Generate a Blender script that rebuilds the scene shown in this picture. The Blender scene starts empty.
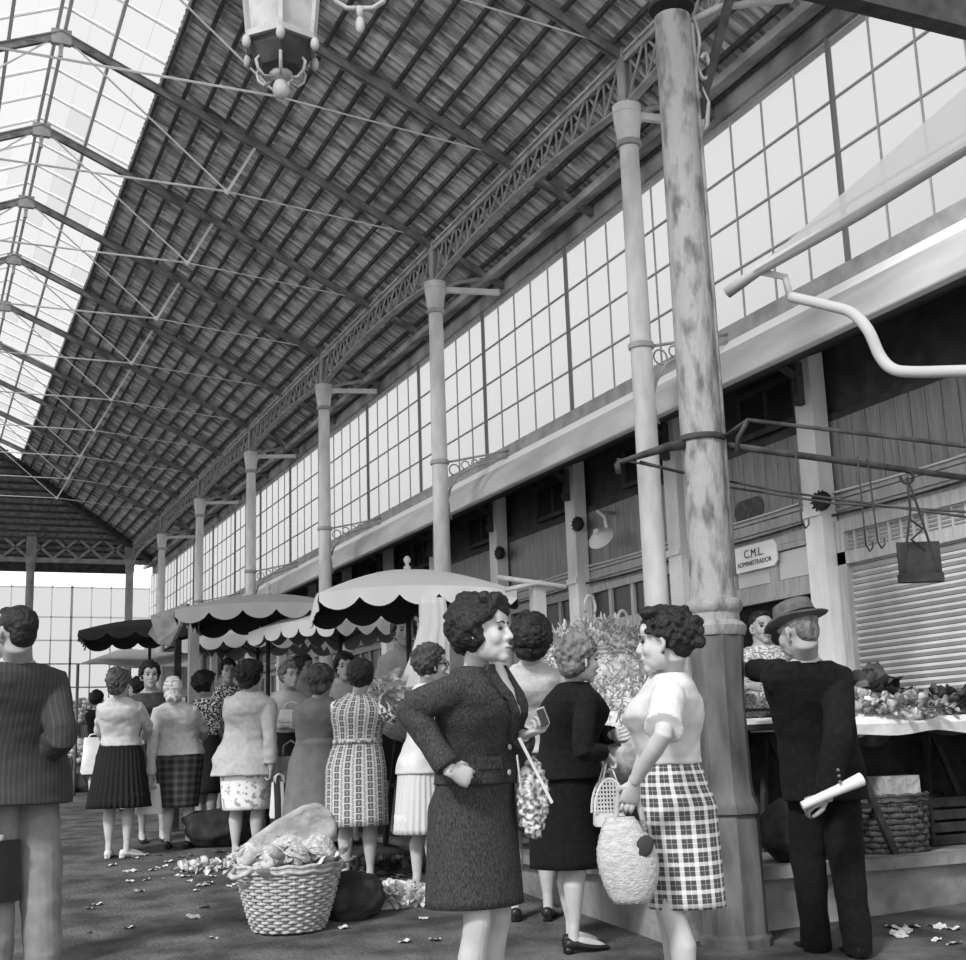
import bpy, bmesh, math, random
import numpy as np
from mathutils import Vector, Matrix, noise, Euler
random.seed(7)
PI = math.pi
C = bpy.context.scene.collection
# ------------------------------------------------------------------ camera
FPX = 1290.0
_VP = np.array([-95.0, 771.0]); _pp = np.array([483.0, 480.0])
_n = np.array([math.sin(math.atan(0.034)), math.cos(math.atan(0.034))])
_d = float(np.dot(_VP - _pp, _n))
_zen = np.array([-_n[0]*FPX*FPX/_d, -_n[1]*FPX*FPX/_d, FPX]); _zen /= np.linalg.norm(_zen)
_Y = np.array([_VP[0]-_pp[0], _VP[1]-_pp[1], FPX]); _Y /= np.linalg.norm(_Y)
_zen -= np.dot(_zen, _Y)*_Y; _zen /= np.linalg.norm(_zen)
_X = np.cross(_Y, _zen)
RC = np.array([_X, _Y, _zen])           # world = RC @ (right, down, forward)
CAM = np.array([0.0, 0.0, 1.5])
cd = bpy.data.cameras.new('camera'); cam = bpy.data.objects.new('camera', cd); C.objects.link(cam)
cd.sensor_fit = 'HORIZONTAL'; cd.sensor_width = 36.0; cd.lens = FPX/966.0*36.0
cd.clip_start = 0.05; cd.clip_end = 400
m = Matrix.Identity(4)
for i in range(3):
    m[i][0] = RC[i][0]; m[i][1] = -RC[i][1]; m[i][2] = -RC[i][2]; m[i][3] = CAM[i]
cam.matrix_world = m
bpy.context.scene.camera = cam
# ------------------------------------------------------------------ light
sc = bpy.context.scene
w = bpy.data.worlds.new('sky'); sc.world = w; w.use_nodes = True
bg = w.node_tree.nodes['Background']; bg.inputs['Color'].default_value = (1, 1, 1, 1); bg.inputs['Strength'].default_value = 1.15
sd = bpy.data.lights.new('hazy_sun', 'SUN'); sun = bpy.data.objects.new('hazy_sun', sd); C.objects.link(sun)
sd.energy = 2.5; sd.angle = math.radians(8); sd.color = (1, 1, 1)
sun.rotation_euler = (math.radians(53), 0, math.radians(-55))
sc.view_settings.view_transform = 'Standard'; sc.view_settings.look = 'None'
sc.view_settings.gamma = 1.0; sc.view_settings.use_curve_mapping = False
sc.view_settings.exposure = 0.45

def ray(x, y):
    return RC @ (np.array([x-_pp[0], y-_pp[1], FPX])/FPX)
def at(x, y, d):            # point seen at a pixel, at a distance along the view axis
    return Vector(CAM + ray(x, y)*d)
def on_x(x, y, X):
    v = ray(x, y); return Vector(CAM + v*((X-CAM[0])/v[0]))
def on_y(x, y, Y):
    v = ray(x, y); return Vector(CAM + v*((Y-CAM[1])/v[1]))
def gz(x, y):               # the market ground climbs away from the camera
    s = .398*x + .894*y
    if s < 11.1: return -.0206+.0767*s
    if s < 20: return .8308+.05*(s-11.1)
    return 1.2758+.004*(s-20)
def ground_at(x, y):        # ground point seen at a pixel
    d = 2.0
    for i in range(4000):
        p = at(x, y, d)
        if p.z <= gz(p.x, p.y): return p
        d += .01
    return p
def spot(x, d):             # ground point in pixel column x at depth d
    y = 800.0
    for i in range(12):
        p = at(x, y, d); dz = p.z-gz(p.x, p.y); y += dz*FPX/d*0.98
    return Vector((p.x, p.y, gz(p.x, p.y)))

# ------------------------------------------------------------------ materials
def mat(name, v, rough=.8, metal=0.0, spec=.3):
    m = bpy.data.materials.new(name); m.use_nodes = True
    b = m.node_tree.nodes['Principled BSDF']
    b.inputs['Base Color'].default_value = (v, v, v, 1); b.inputs['Roughness'].default_value = rough
    b.inputs['Metallic'].default_value = metal; b.inputs['Specular IOR Level'].default_value = spec
    return m
def nmat(name, a, b_, scale=8, detail=4, rough=.85, stretch=(1, 1, 1), bump=0.0, lo=.35, hi=.65, bscale=None, metal=0, spec=.25, coord='Object'):
    """two-tone noise material"""
    m = mat(name, a, rough, metal, spec); t = m.node_tree; N = t.nodes; L = t.links
    tc = N.new('ShaderNodeTexCoord'); mp = N.new('ShaderNodeMapping'); mp.inputs['Scale'].default_value = stretch
    L.new(tc.outputs[coord], mp.inputs['Vector'])
    no = N.new('ShaderNodeTexNoise'); no.inputs['Scale'].default_value = scale; no.inputs['Detail'].default_value = detail
    L.new(mp.outputs[0], no.inputs['Vector'])
    cr = N.new('ShaderNodeValToRGB'); cr.color_ramp.elements[0].position = lo; cr.color_ramp.elements[1].position = hi
    cr.color_ramp.elements[0].color = (a, a, a, 1); cr.color_ramp.elements[1].color = (b_, b_, b_, 1)
    L.new(no.outputs['Fac'], cr.inputs['Fac']); L.new(cr.outputs[0], N['Principled BSDF'].inputs['Base Color'])
    if bump:
        n2 = N.new('ShaderNodeTexNoise'); n2.inputs['Scale'].default_value = bscale or scale*2; n2.inputs['Detail'].default_value = 5
        L.new(mp.outputs[0], n2.inputs['Vector'])
        bp = N.new('ShaderNodeBump'); bp.inputs['Strength'].default_value = bump; bp.inputs['Distance'].default_value = .02
        L.new(n2.outputs['Fac'], bp.inputs['Height']); L.new(bp.outputs[0], N['Principled BSDF'].inputs['Normal'])
    return m
def pane_mat(name, tint, milk=.25, mv=.8):
    m = bpy.data.materials.new(name); m.use_nodes = True; t = m.node_tree; N = t.nodes; L = t.links; N.clear()
    o = N.new('ShaderNodeOutputMaterial'); mx = N.new('ShaderNodeMixShader'); tr = N.new('ShaderNodeBsdfTransparent')
    tl = N.new('ShaderNodeBsdfTranslucent'); tr.inputs[0].default_value = (tint, tint, tint, 1); tl.inputs[0].default_value = (mv, mv, mv, 1)
    mx.inputs[0].default_value = milk
    L.new(tr.outputs[0], mx.inputs[1]); L.new(tl.outputs[0], mx.inputs[2]); L.new(mx.outputs[0], o.inputs[0])
    return m
def cloth_mat(name, v, tl=.35, rough=.9):
    """thin cloth that lets some light through"""
    m = mat(name, v, rough); t = m.node_tree; N = t.nodes; L = t.links
    o = N['Material Output']; mx = N.new('ShaderNodeMixShader'); s = N.new('ShaderNodeBsdfTranslucent'); s.inputs[0].default_value = (v, v, v, 1)
    mx.inputs[0].default_value = tl
    L.new(N['Principled BSDF'].outputs[0], mx.inputs[1]); L.new(s.outputs[0], mx.inputs[2]); L.new(mx.outputs[0], o.inputs[0])
    return m

# ------------------------------------------------------------------ objects
def tag(o, label=None, cat=None, group=None, kind=None):
    if label: o['label'] = label
    if cat: o['category'] = cat
    if group: o['group'] = group
    if kind: o['kind'] = kind
    return o
def empty(name, loc, label, cat, group=None, rz=0):
    o = bpy.data.objects.new(name, None); C.objects.link(o); o.empty_display_size = .1
    o.location = loc; o.rotation_euler = (0, 0, rz)
    return tag(o, label, cat, group)
def copy_tree(o, parent=None):
    c = o.copy(); C.objects.link(c); c.parent = parent
    for ch in o.children: copy_tree(ch, c)
    return c
class MB:
    """collects shapes for one mesh object"""
    def __init__(s): s.v = []; s.f = []; s.uv = []; s.mi = []; s.cur = 0
    def add(s, vs, fs, uvs=None):
        n = len(s.v); s.v += [tuple(v) for v in vs]
        for k, f in enumerate(fs):
            s.f.append(tuple(i+n for i in f)); s.mi.append(s.cur)
            s.uv.append(uvs[k] if uvs else None)
        return s
    def box(s, c, h, rot=None):
        """centre, half sizes"""
        c = Vector(c); vs = []
        for z in (-1, 1):
            for y in (-1, 1):
                for x in (-1, 1):
                    p = Vector((x*h[0], y*h[1], z*h[2]))
                    if rot is not None: p = rot @ p
                    vs.append(c+p)
        return s.add(vs, [(0, 2, 3, 1), (4, 5, 7, 6), (0, 1, 5, 4), (2, 6, 7, 3), (0, 4, 6, 2), (1, 3, 7, 5)])
    def lohi(s, a, b):
        a = Vector(a); b = Vector(b); return s.box((a+b)/2, ((b.x-a.x)/2, (b.y-a.y)/2, (b.z-a.z)/2))
    def beam(s, a, b, w, h, up=(0, 0, 1)):
        """bar of w x h between two points"""
        a = Vector(a); b = Vector(b); d = (b-a); l = d.length
        if l < 1e-6: return s
        d /= l; u = Vector(up)
        sd_ = d.cross(u)
        if sd_.length < 1e-3: sd_ = d.cross(Vector((1, 0, 0)))
        sd_.normalize(); u = sd_.cross(d)
        r = Matrix((sd_, d, u)).transposed()
        return s.box((a+b)/2, (w/2, l/2, h/2), r)
    def loft(s, rings, cap0=True, cap1=True, closed=True, uvscale=None):
        """rings: lists of points, same count"""
        n = len(rings[0]); vs = [p for r in rings for p in r]; fs = []; uvs = []
        hh = 0.0; P = [Vector(p) for p in rings[0]]
        per = sum((P[i]-P[(i+1) % n]).length for i in range(n))
        hs = [0.0]
        for i in range(1, len(rings)): hs.append(hs[-1]+(Vector(rings[i][0])-Vector(rings[i-1][0])).length)
        for i in range(len(rings)-1):
            for j in range(n if closed else n-1):
                k = (j+1) % n
                fs.append((i*n+j, i*n+k, (i+1)*n+k, (i+1)*n+j))
                u0 = j/n*per; u1 = (j+1)/n*per
                uvs.append(((u0, hs[i]), (u1, hs[i]), (u1, hs[i+1]), (u0, hs[i+1])))
        if cap0: fs.append(tuple(range(n-1, -1, -1))); uvs.append(None)
        if cap1: fs.append(tuple((len(rings)-1)*n+j for j in range(n))); uvs.append(None)
        return s.add(vs, fs, uvs)
    def tube(s, pts, rad, n=8, cap=True, up=None, flat=1.0):
        """round tube through points with radii; ends rounded a little"""
        pts = [Vector(p) for p in pts]
        if not hasattr(rad, '__len__'): rad = [rad]*len(pts)
        rings = []
        prev = None
        for i, p in enumerate(pts):
            a = pts[max(i-1, 0)]; b = pts[min(i+1, len(pts)-1)]; d = (b-a)
            if d.length < 1e-9: d = Vector((0, 0, 1))
            d.normalize()
            if prev is None:
                u = Vector(up) if up else (Vector((0, 0, 1)) if abs(d.z) < .9 else Vector((0, 1, 0)))
            else: u = prev
            x = d.cross(u)
            if x.length < 1e-4: x = d.cross(Vector((1, .3, 0)))
            x.normalize(); u = x.cross(d); prev = u
            r = rad[i]
            rings.append([p+x*(math.cos(2*PI*k/n)*r)+u*(math.sin(2*PI*k/n)*r*flat) for k in range(n)])
        return s.loft(rings, cap, cap)
    def capsule(s, a, b, ra, rb, n=10, k=3):
        a = Vector(a); b = Vector(b); d = (b-a).normalized(); pts = []; rr = []
        for i in range(k+1):
            t = -PI/2+PI/2*i/k
            pts.append(a+d*(math.sin(t)*ra)); rr.append(max(math.cos(t)*ra, ra*.12))
        for i in range(k+1):
            t = PI/2*i/k
            pts.append(b+d*(math.sin(t)*rb)); rr.append(max(math.cos(t)*rb, rb*.12))
        return s.tube(pts, rr, n)
    def lathe(s, c, prof, n=16, ax=None, sx=1, sy=1, cap=True):
        """prof: (radius, height) pairs about z at c"""
        c = Vector(c); rings = []
        for r, h in prof:
            ring = [Vector((math.cos(2*PI*k/n)*r*sx, math.sin(2*PI*k/n)*r*sy, h)) for k in range(n)]
            if ax is not None: ring = [ax @ p for p in ring]
            rings.append([c+p for p in ring])
        return s.loft(rings, cap, cap)
    def ell(s, c, r, rot=None, nu=12, nv=8):
        c = Vector(c); rings = []
        for i in range(nv+1):
            t = -PI/2+PI*i/nv; q = max(math.cos(t), .02)
            ring = [Vector((math.cos(2*PI*k/nu)*q*r[0], math.sin(2*PI*k/nu)*q*r[1], math.sin(t)*r[2])) for k in range(nu)]
            if rot is not None: ring = [rot @ p for p in ring]
            rings.append([c+p for p in ring])
        return s.loft(rings)
    def quad(s, a, b, c, d): return s.add([a, b, c, d], [(0, 1, 2, 3)])
    def mesh(s, name):
        me = bpy.data.meshes.new(name); me.from_pydata(s.v, [], s.f); me.update()
        if any(u for u in s.uv):
            l = me.uv_layers.new(name='UVMap'); arr = []
            for f, u in zip(s.f, s.uv):
                if u: 
                    for q in u: arr += [q[0], q[1]]
                else: arr += [0.0, 0.0]*len(f)
            l.data.foreach_set('uv', arr)
        if any(s.mi): me.polygons.foreach_set('material_index', s.mi)
        return me
    def build(s, name, material, parent=None, smooth=False, label=None, fix=False):
        me = s.mesh(name)
        if fix:
            b = bmesh.new(); b.from_mesh(me); bmesh.ops.recalc_face_normals(b, faces=b.faces); b.to_mesh(me); b.free()
        o = bpy.data.objects.new(name, me); C.objects.link(o)
        for mm in (material if isinstance(material, (list, tuple)) else [material]): me.materials.append(mm)
        if smooth == 'auto':
            b = bmesh.new(); b.from_mesh(me)
            for e in b.edges: e.smooth = not (len(e.link_faces) == 2 and e.calc_face_angle(0) > .7)
            for f in b.faces: f.smooth = True
            b.to_mesh(me); b.free()
        elif smooth: me.polygons.foreach_set('use_smooth', [True]*len(me.polygons))
        if parent: o.parent = parent
        if label: o['label'] = label
        return o
def struct(name, mb, m, parent=None, smooth=False):
    o = mb.build(name, m, parent, smooth)
    if parent is None: o['kind'] = 'structure'
    return o
def smooth_path(P, n=6):
    P = [Vector(p) for p in P]; out = []
    for i in range(len(P)-1):
        a = P[max(i-1, 0)]; b = P[i]; c = P[i+1]; d = P[min(i+2, len(P)-1)]
        for k in range(n):
            t = k/n; out.append(.5*((2*b)+(c-a)*t+(2*a-5*b+4*c-d)*t*t+(3*b-a-3*c+d)*t**3))
    return out+[P[-1]]
# ================================================================== the hall
M = {}
M['iron'] = nmat('painted_iron', .27, .4, 6, 6, .6, bump=.15, bscale=30)
M['iron_dark'] = nmat('weathered_iron', .025, .06, 8, 6, .7)
M['rod'] = nmat('pale_rod', .62, .78, 5, 3, .5)
M['column'] = nmat('column_paint', .52, .72, 7, 8, .7, stretch=(1, 1, .35), bump=.25, bscale=22)
M['column_worn'] = nmat('column_worn_paint', .10, .28, 16, 12, .75, stretch=(1, 1, .35), bump=.6, bscale=40, lo=.30, hi=.52)
M['plinth'] = nmat('plinth_paint', .055, .13, 9, 8, .7, stretch=(1, 1, .3), bump=.3)
M['tile'] = nmat('roof_tile', .16, .66, 2.2, 6, .9, stretch=(.9, 9, .9), bump=.3, lo=.36, hi=.62)
M['tile_end'] = nmat('old_roof_tile', .16, .32, 8, 6, .9, bump=.3)
M['batten'] = nmat('roof_timber', .05, .10, 12, 4, .9)
M['plate'] = nmat('eave_plaster', .18, .5, 2.2, 8, .85, bump=.2, lo=.35, hi=.68)
M['glass'] = pane_mat('wall_glass', .49, .25, .6)
M['skyglass'] = pane_mat('skylight_glass', .52, .2, .6)
M['skyglass_dirty'] = pane_mat('skylight_dirty_glass', .46, .3, .5)
M['muntin'] = mat('glazing_bar', .42, .7)
M['muntin_dark'] = mat('glazing_post', .20, .7)
M['ground'] = nmat('trodden_ground', .045, .135, 3.4, 14, .9, bump=1.0, bscale=40, lo=.36, hi=.66)
M['stone'] = nmat('kerb_stone', .12, .26, 3.5, 9, .9, bump=.6, bscale=14)
M['wood_pale'] = nmat('painted_board', .36, .5, 5, 6, .75, stretch=(1, 6, .5))
M['wood_mid'] = nmat('varnished_board', .24, .34, 5, 6, .75, stretch=(1, 6, .5))
M['wood_dark'] = nmat('dark_board', .05, .09, 5, 6, .8)
M['post'] = nmat('white_post_paint', .7, .88, 4, 6, .7, stretch=(1, 1, .4), bump=.1)
M['shutter'] = nmat('shutter_steel', .42, .55, 3, 5, .55)
M['gutter'] = nmat('zinc_gutter', .40, .6, 3, 6, .5, stretch=(1, .3, 1))
M['apron'] = mat('zinc_apron', .93, .5)
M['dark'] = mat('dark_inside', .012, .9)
M['panel_glass'] = mat('office_glass', .6, .35)
M['dull_glass'] = mat('dull_glass', .035, .25)
XC, S, YC = 5.08, 4.27, 8.35; XR, ZR = 1.07, 8.87; SL = .435
XW = 6.0; XP = 6.88; YE = 33.97
def roof_z(x): return ZR-SL*abs(x-XR)

# ground
mb = MB(); xs = [-14, -9, -6, -4, -3, -2, -1, 0, 1, 2, 3, 3.6, 4.3, 5, 6, 7, 9, 14]; ys = [-4, -2, 0, 1]+[2+.5*i for i in range(40)]+[22, 24, 27, 31, 36, 42, 55]
vs = [(x, y, gz(x, y)) for y in ys for x in xs]; n = len(xs)
mb.add(vs, [(j*n+i, j*n+i+1, (j+1)*n+i+1, (j+1)*n+i) for j in range(len(ys)-1) for i in range(n-1)])
struct('floor', mb, M['ground'], smooth=True)
# raised stone platform the stalls stand on
mb = MB(); ZP = .835
mb.lohi((3.62, 5.98, -.2), (9.5, 12.6, ZP)); 
struct('trim_1', mb, M['stone'])
mb = MB(); mb.lohi((3.56, 6.0, ZP-.03), (3.66, 12.5, ZP+.012)); mb.lohi((3.56, 5.92, ZP-.05), (9.5, 6.06, ZP+.012))
struct('trim_2', mb, M['stone'])

# tiled roof slopes: corrugated courses on battens
def tiled(name, y0, y1, e0, e1, side=1, hip=False):
    """courses from the eave e1 up to e0 (x offsets from the ridge)"""
    n = int((e1-e0)/.218); st = (e1-e0)/n; rings = MB(); bt = MB(); pit = .115
    for i in range(n):
        a = e0+i*st; b = a+st*1.16
        ya, yb = y0, (y1 if not hip else y1)
        if hip: yb = min(y1, YE-XC+XR+a+.32)
        cnt = int((yb-ya)/pit*6); top = []; bot = []
        for k in range(cnt+1):
            y = ya+(yb-ya)*k/cnt; ph = (y/pit) % 1
            w_ = .05*(ph if ph < .8 else (1-ph)*4)+.02*noise.noise((int(y/pit)*3.7, i*5.3, 0))
            top.append((XR+side*a, y, ZR-SL*a+.055+w_)); bot.append((XR+side*b, y, ZR-SL*b+.015+w_))
        vs = top+bot; m_ = cnt+1
        rings.add(vs, [(k, k+1, m_+k+1, m_+k) if side > 0 else (k+1, k, m_+k, m_+k+1) for k in range(cnt)])
        bt.beam((XR+side*(a+.02), ya, ZR-SL*a+.0), (XR+side*(a+.02), yb, ZR-SL*a+.0), .034, .045)
    r = struct('ceiling', rings, M['tile'], smooth=False); b_ = bt.build('batten', M['batten'], r)
    return r
tiled('ceiling', 4.2, 35.2, 1.0, 5.05, 1, hip=True)
tiled('ceiling', 4.2, 35.2, 1.0, 4.6, -1, hip=True)
# hip end
mb = MB(); bt = MB(); n = 17; Yr = YE-(XC-XR)
for i in range(n):
    a = .45+i*.27; b = a+.31; y_ = Yr+a; y2 = Yr+b; x0 = XR-a; x1 = XR+a
    cnt = int((x1-x0)/.152*4); top = []; bot = []
    for k in range(cnt+1):
        x = x0+(x1-x0)*k/cnt; w_ = .02*abs(math.sin(PI*x/.152))
        top.append((x, y_, ZR-SL*a+.055+w_)); bot.append((x, y2, ZR-SL*b+.015+w_))
    m_ = cnt+1; mb.add(top+bot, [(k, k+1, m_+k+1, m_+k) for k in range(cnt)])
    bt.beam((x0, y_, ZR-SL*a), (x1, y_, ZR-SL*a), .05, .05)
r = struct('ceiling', mb, M['tile_end']); bt.build('batten', M['batten'], r)
mb = MB()
for sx in (-1, 1): mb.beam((XR+sx*.3, Yr+.3, ZR-SL*.3-.1), (XR+sx*4.6, Yr+4.6, ZR-SL*4.6-.1), .14, .16)
struct('trim_3', mb, M['batten'])

# skylight panes and bars
mb = MB(); md = MB(); bars = MB(); ns = 62; y0 = 3.0; y1 = 30.6; rnd = random.Random(3)
for sx in (-1, 1):
    rows = [0, .27, .53, .8, 1.06]
    for i in range(4):
        a, b = rows[i], rows[i+1]
        y = y0
        while y < y1:
            l = .62
            t = md if rnd.random() < .13 else mb
            dz = .012*(i % 2)
            t.quad((XR+sx*a, y+.01, ZR-SL*a+.10+dz), (XR+sx*b, y+.01, ZR-SL*b+.10+dz), (XR+sx*b, y+l, ZR-SL*b+.105+dz), (XR+sx*a, y+l, ZR-SL*a+.105+dz))
            y += l
r = struct('window_1', mb, M['skyglass']); md.build('dirty_pane', M['skyglass_dirty'], r)
for sx in (-1, 1):
    for a in (.04, .5, 1.04): bars.beam((XR+sx*a, y0, ZR-SL*a+.06), (XR+sx*a, y1, ZR-SL*a+.06), .035, .045)
    y = y0
    while y < y1:
        bars.beam((XR, y, ZR+.08), (XR+sx*1.06, y, ZR-SL*1.06+.08), .014, .02, up=(0, 0, 1)); y += .62
bars.build('glazing_bar', mat('skylight_bar', .62, .7), r)

# glazed side wall
Y0w, Y1w = 2.62, 36.4
mb = MB(); mb.quad((XW, Y0w, 4.8), (XW, Y1w, 4.8), (XW, Y1w, 6.62), (XW, Y0w, 6.62))
wr = struct('window_2', mb, M['glass'])
fr = MB(); hv = MB(); k = 0; y = Y0w
while y < Y1w+.01:
    if k % 5 == 0: hv.box((XW-.01, y, 5.72), (.018, .014, .93))
    else: fr.box((XW, y, 5.72), (.008, .005, .93))
    y += .427; k += 1
for z in (4.84, 5.27, 5.69, 6.11, 6.58): fr.box((XW, (Y0w+Y1w)/2, z), (.01, (Y1w-Y0w)/2, .0075))
fr.build('muntin', M['muntin'], wr); hv.build('mullion', M['muntin_dark'], wr)
# plastered wall plate above the glass
mb = MB(); mb.beam((XW-.10, 1, 6.80), (XW-.10, 36, 6.80), .42, .06, up=(-.35, 0, 1)); mb.lohi((XW-.04, 1, 6.6), (XW+.1, 36, 6.86))
struct('wall_top', mb, M['plate'])
# dark gable piece / end of the roof near the camera
# sill flashing, bright zinc apron, gutter
g1 = MB(); ya, yb = 2.0, 36.4
g1.lohi((XW-.06, ya, 4.68), (XW+.05, yb, 4.82)); struct('trim_4', g1, M['iron'])
g2 = MB(); g2.quad((XW-.05, ya, 4.70), (XW-.05, yb, 4.70), (XW-.16, yb, 4.56), (XW-.16, ya, 4.56)); struct('trim_5', g2, M['apron'])
prof = [(-.15, 4.575), (-.19, 4.53), (-.24, 4.47), (-.285, 4.40), (-.31, 4.32), (-.30, 4.27), (-.33, 4.265), (-.33, 4.23), (-.27, 4.225)]
g3 = MB(); rg = [[(XW+dx, yy, z) for dx, z in prof] for yy in (ya, yb)]
g3.loft([[r_[i] for r_ in rg] for i in range(len(prof))], False, False, closed=False)
struct('trim_6', g3, M['gutter'], smooth=True)
g4 = MB(); g4.quad((XW-.29, ya, 4.24), (XW-.29, yb, 4.24), (7.3, yb, 4.86), (7.3, ya, 4.86)); g4.quad((XW+.02, ya, 4.7), (XW+.02, yb, 4.7), (7.3, yb, 4.95), (7.3, ya, 4.95))
struct('trim_7', g4, M['wood_dark'])

# facade of the market shops behind the stalls
YP = [8.48+2.135*k for k in range(-2, 13)]
mb = MB(); XF = XP+.06
mb.quad((XF+.05, 2, .5), (XF+.05, 36.4, .5), (XF+.05, 36.4, 4.9), (XF+.05, 2, 4.9)); fac = struct('wall_right', mb, M['wood_dark'])
bd = MB(); ml = MB()
for y_ in np.arange(2, 36.4, .17): bd.lohi((XF-.01, y_+.004, 3.45), (XF+.04, y_+.166, 4.10))
bd.build('boarding', M['wood_mid'], fac)
ml.lohi((XF-.05, 2, 3.43), (XF+.04, 36.4, 3.46)); ml.lohi((XF-.03, 2, 3.24), (XF+.04, 36.4, 3.425)); ml.lohi((XF-.06, 2, 3.33), (XF+.04, 36.4, 3.35))
ml.build('cornice', M['wood_pale'], fac)
mb = MB(); mb.lohi((XF-.02, 2, 4.10), (XF+.04, 36.4, 4.16)); mb.build('top_rail', M['wood_dark'], fac)
for y_ in YP:
    p = MB(); p.box((XP-.06, y_, 2.6), (.075, .115, 2.1)); p.lohi((XP-.16, y_-.12, 3.3), (XP+.02, y_+.12, 3.36))
    t = struct('trim_8', p, M['post']); 
    b_ = MB(); b_.beam((XP-.2, y_, 4.5), (XP-.42, y_, 4.62), .05, .05); b_.lohi((XP-.2, y_-.03, 4.25), (XP-.13, y_+.03, 4.62)); b_.ell((XP-.2, y_, 4.3), (.03, .03, .05))
    b_.build('console', M['wood_dark'], t)
def frame(mb, x, ya, yb, za, zb, w, d=.04):
    mb.lohi((x-d, ya, za), (x, ya+w, zb)); mb.lohi((x-d, yb-w, za), (x, yb, zb)); mb.lohi((x-d, ya+w, za), (x, yb-w, za+w)); mb.lohi((x-d, ya+w, zb-w), (x, yb-w, zb))
def slats(ya, yb, za, zb, x, st=.055):
    s_ = MB(); z = za
    while z < zb-1e-6:
        s_.add([(x, ya, z), (x, yb, z), (x-.022, yb, z+st*.45), (x-.022, ya, z+st*.45), (x, yb, z+st*.9), (x, ya, z+st*.9)], [(0, 1, 2, 3), (3, 2, 4, 5)]); z += st
    return s_
for k, y_ in enumerate(YP[:-1]):
    a = y_+.13; b = YP[k+1]-.13
    kind = {2: 'office', 3: 'shop', 4: 'door', 0: 'shutter', 1: 'shutter'}.get(k, ['shop', 'door'][k % 2])
    # upper dark window of every bay but the first two
    if k >= 2:
        u = MB(); frame(u, XF-.01, a+.15, a+1.05, 4.2, 4.64, .05); u.lohi((XF-.04, a+.58, 4.2), (XF-.01, a+.62, 4.64))
        o = struct('window_3', u, M['wood_dark']); q = MB(); q.lohi((XF-.02, a+.2, 4.25), (XF-.005, a+1.0, 4.6)); q.build('pane', M['dull_glass'], o)
    if kind == 'shutter':
        f = MB(); frame(f, XF-.02, a, b, .7, 3.24, .10, .07); f.lohi((XF-.09, a, 2.88), (XF-.02, b, 2.98))
        fo = struct('door_1', f, M['wood_pale'])
        slats(a+.1, b-.1, .84, 2.88, XF-.03, .052).build('roller_shutter', M['shutter'], fo)
        v = slats(a+.1, b-.1, 2.99, 3.19, XF-.03, .034)
        y2 = a+.2
        while y2 < b-.1: v.lohi((XF-.06, y2-.008, 2.98), (XF-.04, y2+.008, 3.2)); y2 += .135
        v.build('vent_grille', M['shutter'], fo)
    elif kind == 'office':
        f = MB(); frame(f, XF-.02, a, b, 2.72, 3.24, .07, .06)
        for j in range(1, 3): yy = a+(b-a)*j/3; f.lohi((XF-.08, yy-.05, 2.79), (XF-.02, yy+.05, 3.17))
        f.lohi((XF-.075, a+.07, 2.79), (XF-.025, b-.07, 2.86)); f.lohi((XF-.075, a+.07, 3.12), (XF-.025, b-.07, 3.17))
        f.lohi((XF-.10, a, 2.70), (XF-.02, b, 2.735))
        fo = struct('window_4', f, M['wood_pale'])
        q = MB()
        for j in range(3): q.lohi((XF-.05, a+(b-a)*j/3+.06, 2.87), (XF-.035, a+(b-a)*(j+1)/3-.06, 3.11))
        q.build('pane', M['panel_glass'], fo)
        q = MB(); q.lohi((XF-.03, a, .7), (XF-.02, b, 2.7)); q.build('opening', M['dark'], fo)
        q = MB(); q.lohi((XF-.1, b-.06, .8), (XF, b, 2.7)); q.lohi((XF-.1, a, .8), (XF, a+.04, 2.7)); q.build('jamb', M['post'], fo)
    else:
        f = MB(); frame(f, XF-.02, a, b, .7, 3.24, .07, .06); f.lohi((XF-.08, a, 2.72), (XF-.02, b, 2.84))
        for j in range(1, 4): yy = a+(b-a)*j/4; f.lohi((XF-.07, yy-.03, 2.84), (XF-.02, yy+.03, 3.2))
        if kind == 'door': f.lohi((XF-.07, (a+b)/2-.05, .7), (XF-.02, (a+b)/2+.05, 2.8))
        fo = struct('door_2', f, M['wood_pale'] if kind == 'shop' else M['wood_mid'])
        q = MB(); q.lohi((XF-.04, a+.05, 2.84), (XF-.03, b-.05, 3.18)); q.build('pane', M['dull_glass'], fo)
        if kind == 'shop': slats(a+.07, b-.07, .9, 2.70, XF-.03, .11).build('roller_shutter', M['wood_mid'], fo)
        else:
            q = MB(); q.lohi((XF-.05, a+.06, 1.0), (XF-.03, b-.06, 2.7)); q.build('leaf', M['wood_mid'], fo)
            q = MB()
            for (c0, c1) in ((a+.2, (a+b)/2-.12), ((a+b)/2+.12, b-.2)): q.lohi((XF-.06, c0, 1.9), (XF-.045, c1, 2.5))
            q.build('leaf_glass', M['dull_glass'], fo)

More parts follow.
